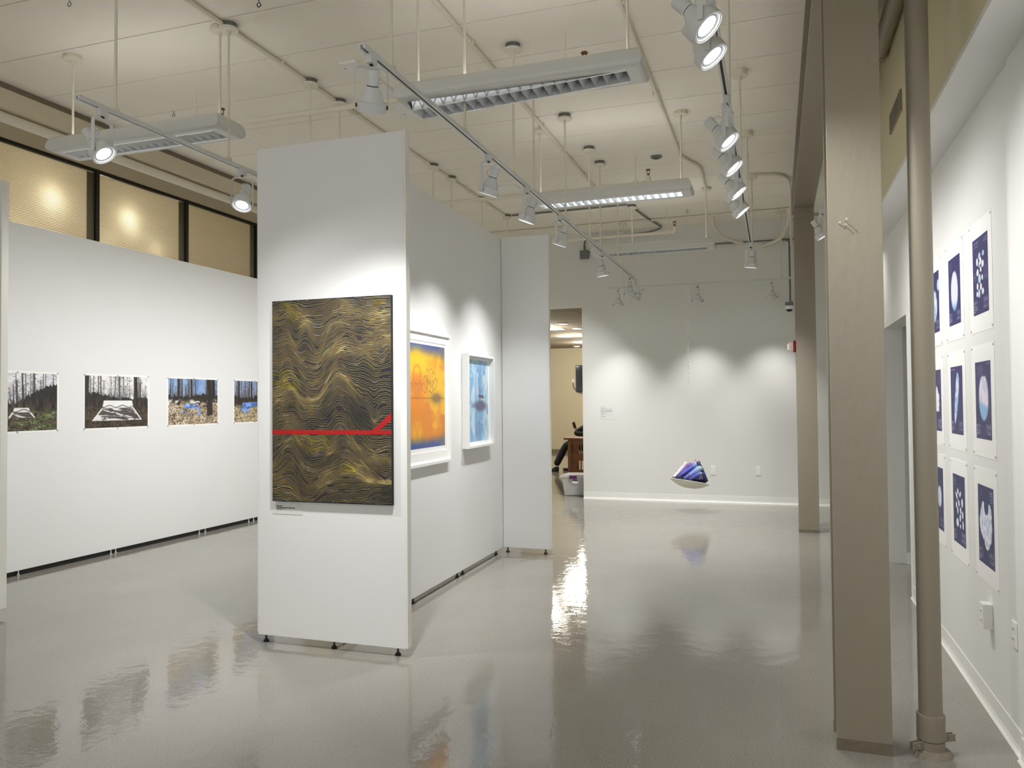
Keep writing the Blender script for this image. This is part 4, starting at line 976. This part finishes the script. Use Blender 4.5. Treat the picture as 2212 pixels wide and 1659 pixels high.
RL = [((-.215, -.06, .03), (-.045, .03, .245), .024, .030, 'white'), ((-.17, -.10, .035), (.02, .0, .235), .026, .032, 'violet'), ((-.15, -.13, .05), (.10, -.02, .25), .032, .034, 'blue'), ((-.055, -.17, .03), (.14, -.04, .19), .036, .040, 'sky'), ((.01, -.18, -.0), (.16, -.06, .13), .034, .034, 'blue'), ((.09, -.19, -.02), (.15, -.05, .10), .030, .028, 'dark'), ((.14, -.17, -.03), (.17, -.02, .12), .028, .026, 'violet'),
      ((.20, -.12, -.03), (.12, -.01, .27), .034, .022, 'dark'), ((-.12, -.14, .01), (.03, -.02, .12), .026, .028, 'dark'), ((-.235, .02, .04), (-.20, .06, .055), .03, .03, 'dark'), ((-.10, .05, .05), (.09, .03, .285), .034, .030, 'pink'), ((.02, .08, .03), (.13, .04, .235), .034, .03, 'violet'), ((-.19, .10, .06), (-.15, .08, .135), .03, .03, 'pink'),
      ((.22, .0, -.03), (.14, .03, .21), .034, .024, 'blue'), ((.18, .10, -.01), (.12, .05, .23), .032, .026, 'dark'), ((-.06, .15, .03), (.08, .06, .2), .034, .03, 'blue'), ((.05, -.13, .02), (.16, -.03, .21), .03, .04, 'sky'), ((-.19, -.09, .04), (-.06, -.10, .05), .022, .02, 'dark')]
for i, (a, b, r0, r1, kd) in enumerate(RL): roll(a, b, r0 * 1.05, r1 * 1.05, 200 + i, kd)
# suspending film and filaments
ZT = 2.98 - BZ
tw = MB(); vs = []; nn = 120
for k in range(nn + 1):
    z = ZT - (ZT - (1.75 - BZ)) * k / nn; a = k * .62; w = .017 * (1 - .5 * k / nn)
    vs += [(.005 - w * math.cos(a), -w * math.sin(a), z), (.005 + w * math.cos(a), w * math.sin(a), z)]
tw.add(vs, [(2 * k, 2 * k + 1, 2 * k + 3, 2 * k + 2) for k in range(nn)], 0, True)
vs = []
for k in range(nn + 1):
    z = ZT - (ZT - (1.75 - BZ)) * k / nn; a = k * .62 + PI / 2; w = .013 * (1 - .6 * k / nn) * (.7 + .3 * math.sin(k * 1.7))
    vs += [(.005 - w * math.cos(a), -w * math.sin(a), z), (.005 + w * math.cos(a), w * math.sin(a), z)]
tw.add(vs, [(2 * k, 2 * k + 1, 2 * k + 3, 2 * k + 2) for k in range(nn)], 0, True)
tw.build('twisted_film', M['film'], t)
for (x, y) in ((-.2, -.1), (-.1, .2), (.15, .15), (.1, -.12), (.02, 0)):
    MB().tube([(.005, 0, ZC - BZ), (.005, 0, ZT), (.006 + .05 * x, .05 * y, 1.75 - BZ), (x, y, .06)], .0008, 5).build('filament', M['line'], t)

# ------------------------------------------------------------------ room beyond the far doorway
ob = MB(); ob.box((-9.5, 22.41, 0), (-2.0, 22.5, 3.09)); ob.box((-9.5, 12.07, 0), (-9.4, 22.41, 3.09)); ob.box((-2.1, 12.07, 0), (-2.0, 22.41, 3.09))
struct('wall_beyond_doorway', ob, M['beige'])
og = MB(); y_ = 12.07
for i in range(17):
    for k in range(6):
        x0_, y0_ = -9.4 + 1.22 * k, 12.07 + .61 * i
        og.box((x0_ + .006, y0_ + .006, 3.09), (min(x0_ + 1.214, -2.1), min(y0_ + .604, 22.41), 3.12))
og.box((-9.4, 12.07, 3.095), (-2.1, 22.41, 3.13), 1)
struct('ceiling_beyond_doorway', og, [M['tile'], M['joint']])
ok = MB(); ok.box((-9.4, 22.39, 0), (-2.1, 22.41, .1)); struct('baseboard_beyond_doorway', ok, M['dirt_and_shade'])
for i, (x, y, w, d, lb_) in enumerate(((-4.80, 16.3, .9, .3, 'lit ceiling panel in the far room, cut by the display wall edge'), (-4.62, 18.15, .70, .36, 'lit ceiling panel in the middle of the far room'), (-4.72, 20.14, .6, .5, 'lit ceiling panel third into the far room'))):
    q = thing('ceiling_panel_light', lb_, 'ceiling light', (x, y, 3.09), 'lit panels in the far room ceiling')
    MB().box((-w / 2 - .02, -d / 2 - .02, -.012), (w / 2 + .02, d / 2 + .02, 0)).build('frame', M['plate'], q)
    MB().box((-w / 2, -d / 2, -.016), (w / 2, d / 2, -.012)).build('diffuser', M['troffer'], q)
for i, (x, y, lb_) in enumerate(((-4.09, 15.3, 'round ceiling light nearest the doorway in the far room'), (-4.05, 16.45, 'bright round ceiling light at the doorway edge in the far room'), (-5.38, 21.7, 'round ceiling light deepest in the far room'))):
    q = thing('round_ceiling_light', lb_, 'ceiling light', (x, y, 3.09), 'round lights in the far room ceiling')
    MB().lathe([(.12, 0), (.12, -.01), (.10, -.014)], 20).build('trim_ring', M['plate'], q)
    MB().lathe([(.10, -.013), (.0, -.016)], 20).build('diffuser', M['troffer'], q)
for x, y, W in ((-4.7, 16.0, 60), (-4.6, 18.2, 60), (-4.8, 20.4, 60), (-6.5, 15, 60), (-6.5, 19, 60)): point('far_room_lamp', (x, y, 2.9), W * .33, (1, .95, .84), .25)
t = thing('television', 'black flat television high on the far room wall', 'television', (-5.02, 22.41, 1.80))
MB().box((-.56, -.07, 0), (.56, -.02, .775)).build('casing', M['black'], t, .006)
MB().box((-.54, -.073, .02), (.54, -.069, .755)).build('screen', M['glass_dark'], t)
MB().box((-.2, -.03, .2), (.2, 0, .55)).build('wall_bracket', M['black'], t)
t = thing('wall_outlet', 'small outlet with hanging cord left of the black television', 'outlet', (-5.68, 22.41, 2.05))
MB().box((-.035, -.007, 0), (.035, 0, .115)).build('cover_plate', M['plate'], t, .002)
MB().box((-.02, -.04, .04), (.02, -.007, .08)).build('plug', M['plate'], t, .004)
MB().tube(arc([(0, -.03, .05), (.02, -.04, -.12), (.14, -.04, -.26), (.3, -.04, -.3)], .1), .008, 6).build('cord', M['slot'], t)
# desk
DX, DY = -4.13, 15.55
t = thing('wooden_desk', 'brown slatted wooden desk seen through the far doorway', 'desk', (DX, DY, 0))
MB().box((-.02, -.03, .725), (1.5, .75, .765)).build('desk_top', M['oak'], t, .004)
for x, y in ((.06, 0), (1.36, 0), (.06, .54), (1.36, .54)): MB().box((x, y, 0), (x + .075, y + .075, .725)).build('leg', M['oak'], t, .003)
for (a, b) in ((.62, .725), (.30, .44), (.05, .12)): MB().box((.135, .012, a), (1.36, .04, b)).build('rail', M['oak'], t, .002)
for k in range(22):
    x = .155 + k * .055; MB().box((x, .018, .12), (x + .026, .032, .62)).build('slat', M['oak'], t)
for (a, b) in ((.62, .725), (.05, .12)): MB().box((.075, .075, a), (.11, .54, b)).build('side_rail', M['oak'], t, .002)
# plastic storage bin
t = thing('storage_bin', 'clear plastic storage bin with purple latch on the floor of the doorway', 'storage bin', (-2.98, 12.36, 0))
b = MB(); rings = []
for z, wx_, wy in ((.005, .27, .19), (.29, .305, .215)): rings.append((z, wx_, wy))
vs = [(sx * w, sy * h, z) for z, w, h in rings for sx, sy in ((-1, -1), (1, -1), (1, 1), (-1, 1))]
b.add(vs, [(0, 1, 2, 3)] + [(k, (k + 1) % 4, 4 + (k + 1) % 4, 4 + k) for k in range(4)]); b.build('tub', M['bin'], t, .012)
MB().box((-.33, -.235, .29), (.33, .235, .318)).box((-.30, -.205, .318), (.30, .205, .338)).build('lid', M['bin'], t, .008)
MB().box((-.17, -.25, .275), (-.05, -.232, .33)).build('latch', M['purple'], t, .004)
MB().box((.12, -.25, .275), (.24, -.232, .33)).build('latch', M['purple'], t, .004)
MB().box((-.13, -.222, .20), (-.03, -.216, .265)).build('paper_label', M['paper'], t)
MB().box((-.125, -.2235, .24), (-.035, -.2205, .262)).build('label_band', M['purple'], t)
MB().box((-.22, -.15, .01), (.2, .14, .2)).build('packed_contents', mat('packed grey contents', rgb(176, 178, 180), .8, var=.2, vscale=14), t, .02)

# person sitting at the desk
def skin(name, verts, edges, radii, m, parent, root=0, sub=2):
    me = bpy.data.meshes.new(name); me.from_pydata(verts, edges, []); me.materials.append(m)
    o = bpy.data.objects.new(name, me); COL.objects.link(o); o.parent = parent
    sk = o.modifiers.new('skin', 'SKIN'); sk.use_smooth_shade = True
    for i, r in enumerate(radii):
        d = me.skin_vertices[0].data[i]; rr = r if isinstance(r, tuple) else (r, r); d.radius = rr; d.use_root = (i == root)
    sb = o.modifiers.new('subdivision', 'SUBSURF'); sb.levels = sb.render_levels = sub
    return o
pp = thing('person', 'person in black clothes sitting at the desk holding a phone', 'person', (-3.75, 16.6, 0))
# joints (local): facing -x
V = {'pelvis': (0, 0, .52), 'belly': (.0, -.02, .68), 'chest': (-.01, -.06, .88), 'neck': (-.03, -.08, 1.06), 'head': (-.05, -.12, 1.16), 'crown': (-.06, -.12, 1.27),
     'hipL': (-.04, .10, .50), 'kneeL': (-.46, .0, .52), 'ankleL': (-.50, -.02, .10), 'hipR': (-.04, -.10, .50), 'kneeR': (-.56, -.19, .61), 'ankleR': (-.79, -.30, .12),
     'shL': (.10, .02, 1.0), 'elL': (-.06, -.24, .84), 'wrL': (-.28, -.25, .87), 'shR': (-.12, -.13, 1.0), 'elR': (-.34, -.36, .825), 'wrR': (-.09, -.42, .815)}
def sub_skin(name, chain_edges, rad, m, sub=2):
    keys = []
    for a, b_ in chain_edges:
        for q in (a, b_):
            if q not in keys: keys.append(q)
    return skin(name, [V[k] for k in keys], [(keys.index(a), keys.index(b_)) for a, b_ in chain_edges], [rad[k] for k in keys], m, pp, 0, sub)
E_all = [('pelvis', 'belly'), ('belly', 'chest'), ('chest', 'neck'), ('neck', 'head'), ('head', 'crown'), ('pelvis', 'hipL'), ('hipL', 'kneeL'), ('kneeL', 'ankleL'), ('pelvis', 'hipR'), ('hipR', 'kneeR'), ('kneeR', 'ankleR'), ('chest', 'shL'), ('shL', 'elL'), ('elL', 'wrL'), ('chest', 'shR'), ('shR', 'elR'), ('elR', 'wrR')]
for s in 'LR':
    w = Vector(V['wr' + s]); sx_ = -1 if s == 'L' else 1; k = w + Vector((.06 * sx_, .0, .05 if s == 'L' else .01)); V['palm' + s] = tuple(k); E_all.append(('wr' + s, 'palm' + s))
    for i in range(4):
        dz_ = 1 if s == 'L' else .12; a = k + Vector((.03 * sx_, (i - 1.5) * .018, .03 * dz_)); b1 = a + Vector((.018 * sx_, 0, (.03 + .004 * (i in (1, 2))) * dz_)); c_ = b1 + Vector((-.012 * sx_ if s == 'L' else .018, 0, .022 * dz_))
        for nm, q in (('f%d1' % i, a), ('f%d2' % i, b1), ('f%d3' % i, c_)): V[nm + s] = tuple(q)
        E_all += [('palm' + s, 'f%d1' % i + s), ('f%d1' % i + s, 'f%d2' % i + s), ('f%d2' % i + s, 'f%d3' % i + s)]
    V['th1' + s] = tuple(k + Vector((.005 * -sx_, .035, .01))); V['th2' + s] = tuple(k + Vector((.01 * sx_, .05, .02))); E_all += [('palm' + s, 'th1' + s), ('th1' + s, 'th2' + s)]
RB = {k: .03 for k in V}
RB.update(pelvis=.12, belly=.11, chest=.12, neck=.055, head=.085, crown=.075, hipL=.085, hipR=.085, kneeL=.06, kneeR=.06, ankleL=.042, ankleR=.042, shL=.06, shR=.06, elL=.042, elR=.042, wrL=.028, wrR=.028, palmL=(.03, .022), palmR=(.03, .022))
for s in 'LR':
    for i in range(4):
        for j in (1, 2, 3): RB['f%d%d%s' % (i, j, s)] = .009 if j < 3 else .008
    RB['th1' + s] = .011; RB['th2' + s] = .010
body = sub_skin('body', E_all, RB, M['skin'])
RC = {k: r * 1.16 if not isinstance(r, tuple) else r for k, r in RB.items()}
sub_skin('jacket', [('pelvis', 'belly'), ('belly', 'chest'), ('chest', 'shL'), ('shL', 'elL'), ('elL', 'wrL'), ('chest', 'shR'), ('shR', 'elR'), ('elR', 'wrR')], {**RC, 'elL': .055, 'elR': .060, 'wrL': .046, 'wrR': .048}, M['cloth'])
sub_skin('trousers', [('pelvis', 'hipL'), ('hipL', 'kneeL'), ('kneeL', 'ankleL'), ('pelvis', 'hipR'), ('hipR', 'kneeR'), ('kneeR', 'ankleR')], {**RC, 'kneeL': .08, 'kneeR': .085, 'ankleL': .07, 'ankleR': .075}, M['cloth'])
for s in 'LR':
    a = Vector(V['ankle' + s]); tilt = .0
    b = MB(); prof = [(-.07, .035), (.0, .045), (.08, .045), (.15, .042), (.2, .02)]
    vs = [(a.x - x, a.y + sy * w, z) for x, w in prof for sy, z in ((-1, 0.002), (1, 0.002), (.8, .06 if x > .05 else .11), (-.8, .06 if x > .05 else .11))]
    b.add(vs, [(4 * i + j, 4 * i + (j + 1) % 4, 4 * i + 4 + (j + 1) % 4, 4 * i + 4 + j) for i in range(4) for j in range(4)] + [(0, 1, 2, 3), (16, 17, 18, 19)])
    so = b.build('shoe', M['shoe'], pp, .012)
    if s == 'R': so.location = (0, 0, .0)
hb = MB(); hb.lathe([(0, .135), (.05, .125), (.088, .08), (.098, .02), (.09, -.03), (.08, -.02)], 20, M=Matrix.Translation((-.045, -.10, 1.20)), cap=False); hb.build('hair', M['hair'], pp)
nb = MB(); nb.lathe([(0, .03), (.012, .012), (.016, -.012), (0, -.02)], 10, M=Matrix.Translation((-.125, -.185, 1.165))); nb.build('nose', M['skin'], pp)
for s in (-1, 1):
    MB().lathe([(0, .01), (.008, .006), (.01, 0), (.008, -.006), (0, -.01)], 10, M=Matrix.Translation((-.11 + s * .022, -.182 + s * -.018, 1.20))).build('eye', M['black'], pp)
    MB().lathe([(0, .03), (.012, .02), (.014, -.01), (0, -.03)], 10, M=Matrix.Translation((-.055 + s * .07, -.12 + s * -.06, 1.185))).build('ear', M['skin'], pp)
ph_ = thing('phone', 'small phone in a reddish case held over the desk by the person', 'phone', (-3.75 - .36, 16.6 - .27, .955)); ph_.rotation_euler = (.1, -.45, .9)
MB().box((-.036, -.005, -.02), (.036, .005, .125)).build('case', M['phone'], ph_, .004)
MB().box((-.033, .005, -.016), (.033, .0062, .121)).build('screen', M['glass_dark'], ph_)
t = thing('wooden_chair', 'wooden chair under the seated person behind the desk', 'chair', (-3.73, 16.6, 0))
MB().box((-.22, -.22, .37), (.22, .22, .41)).build('seat', M['oak'], t, .006)
for x in (-.2, .17):
    for y in (-.2, .17): MB().box((x, y, 0), (x + .035, y + .035, .37)).build('leg', M['oak'], t)
MB().box((.19, -.22, .41), (.215, .22, .85)).build('backrest', M['oak'], t, .006)

# ------------------------------------------------------------------ light from the open side of the room, view
w = bpy.data.worlds.new('world'); SC.world = w; w.use_nodes = True
bg = w.node_tree.nodes['Background']; bg.inputs['Color'].default_value = (.98, .99, 1, 1); bg.inputs['Strength'].default_value = .42
SC.view_settings.view_transform = 'Standard'; SC.view_settings.look = 'None'; SC.view_settings.exposure = 1.68; SC.view_settings.gamma = 1; SC.view_settings.use_curve_mapping = False
try:
    SC.cycles.max_bounces = 10; SC.cycles.diffuse_bounces = 7; SC.cycles.glossy_bounces = 5; SC.cycles.transparent_max_bounces = 12; SC.cycles.use_denoising = True; SC.cycles.sample_clamp_indirect = 6; SC.cycles.caustics_reflective = False; SC.cycles.caustics_refractive = False
except Exception: pass
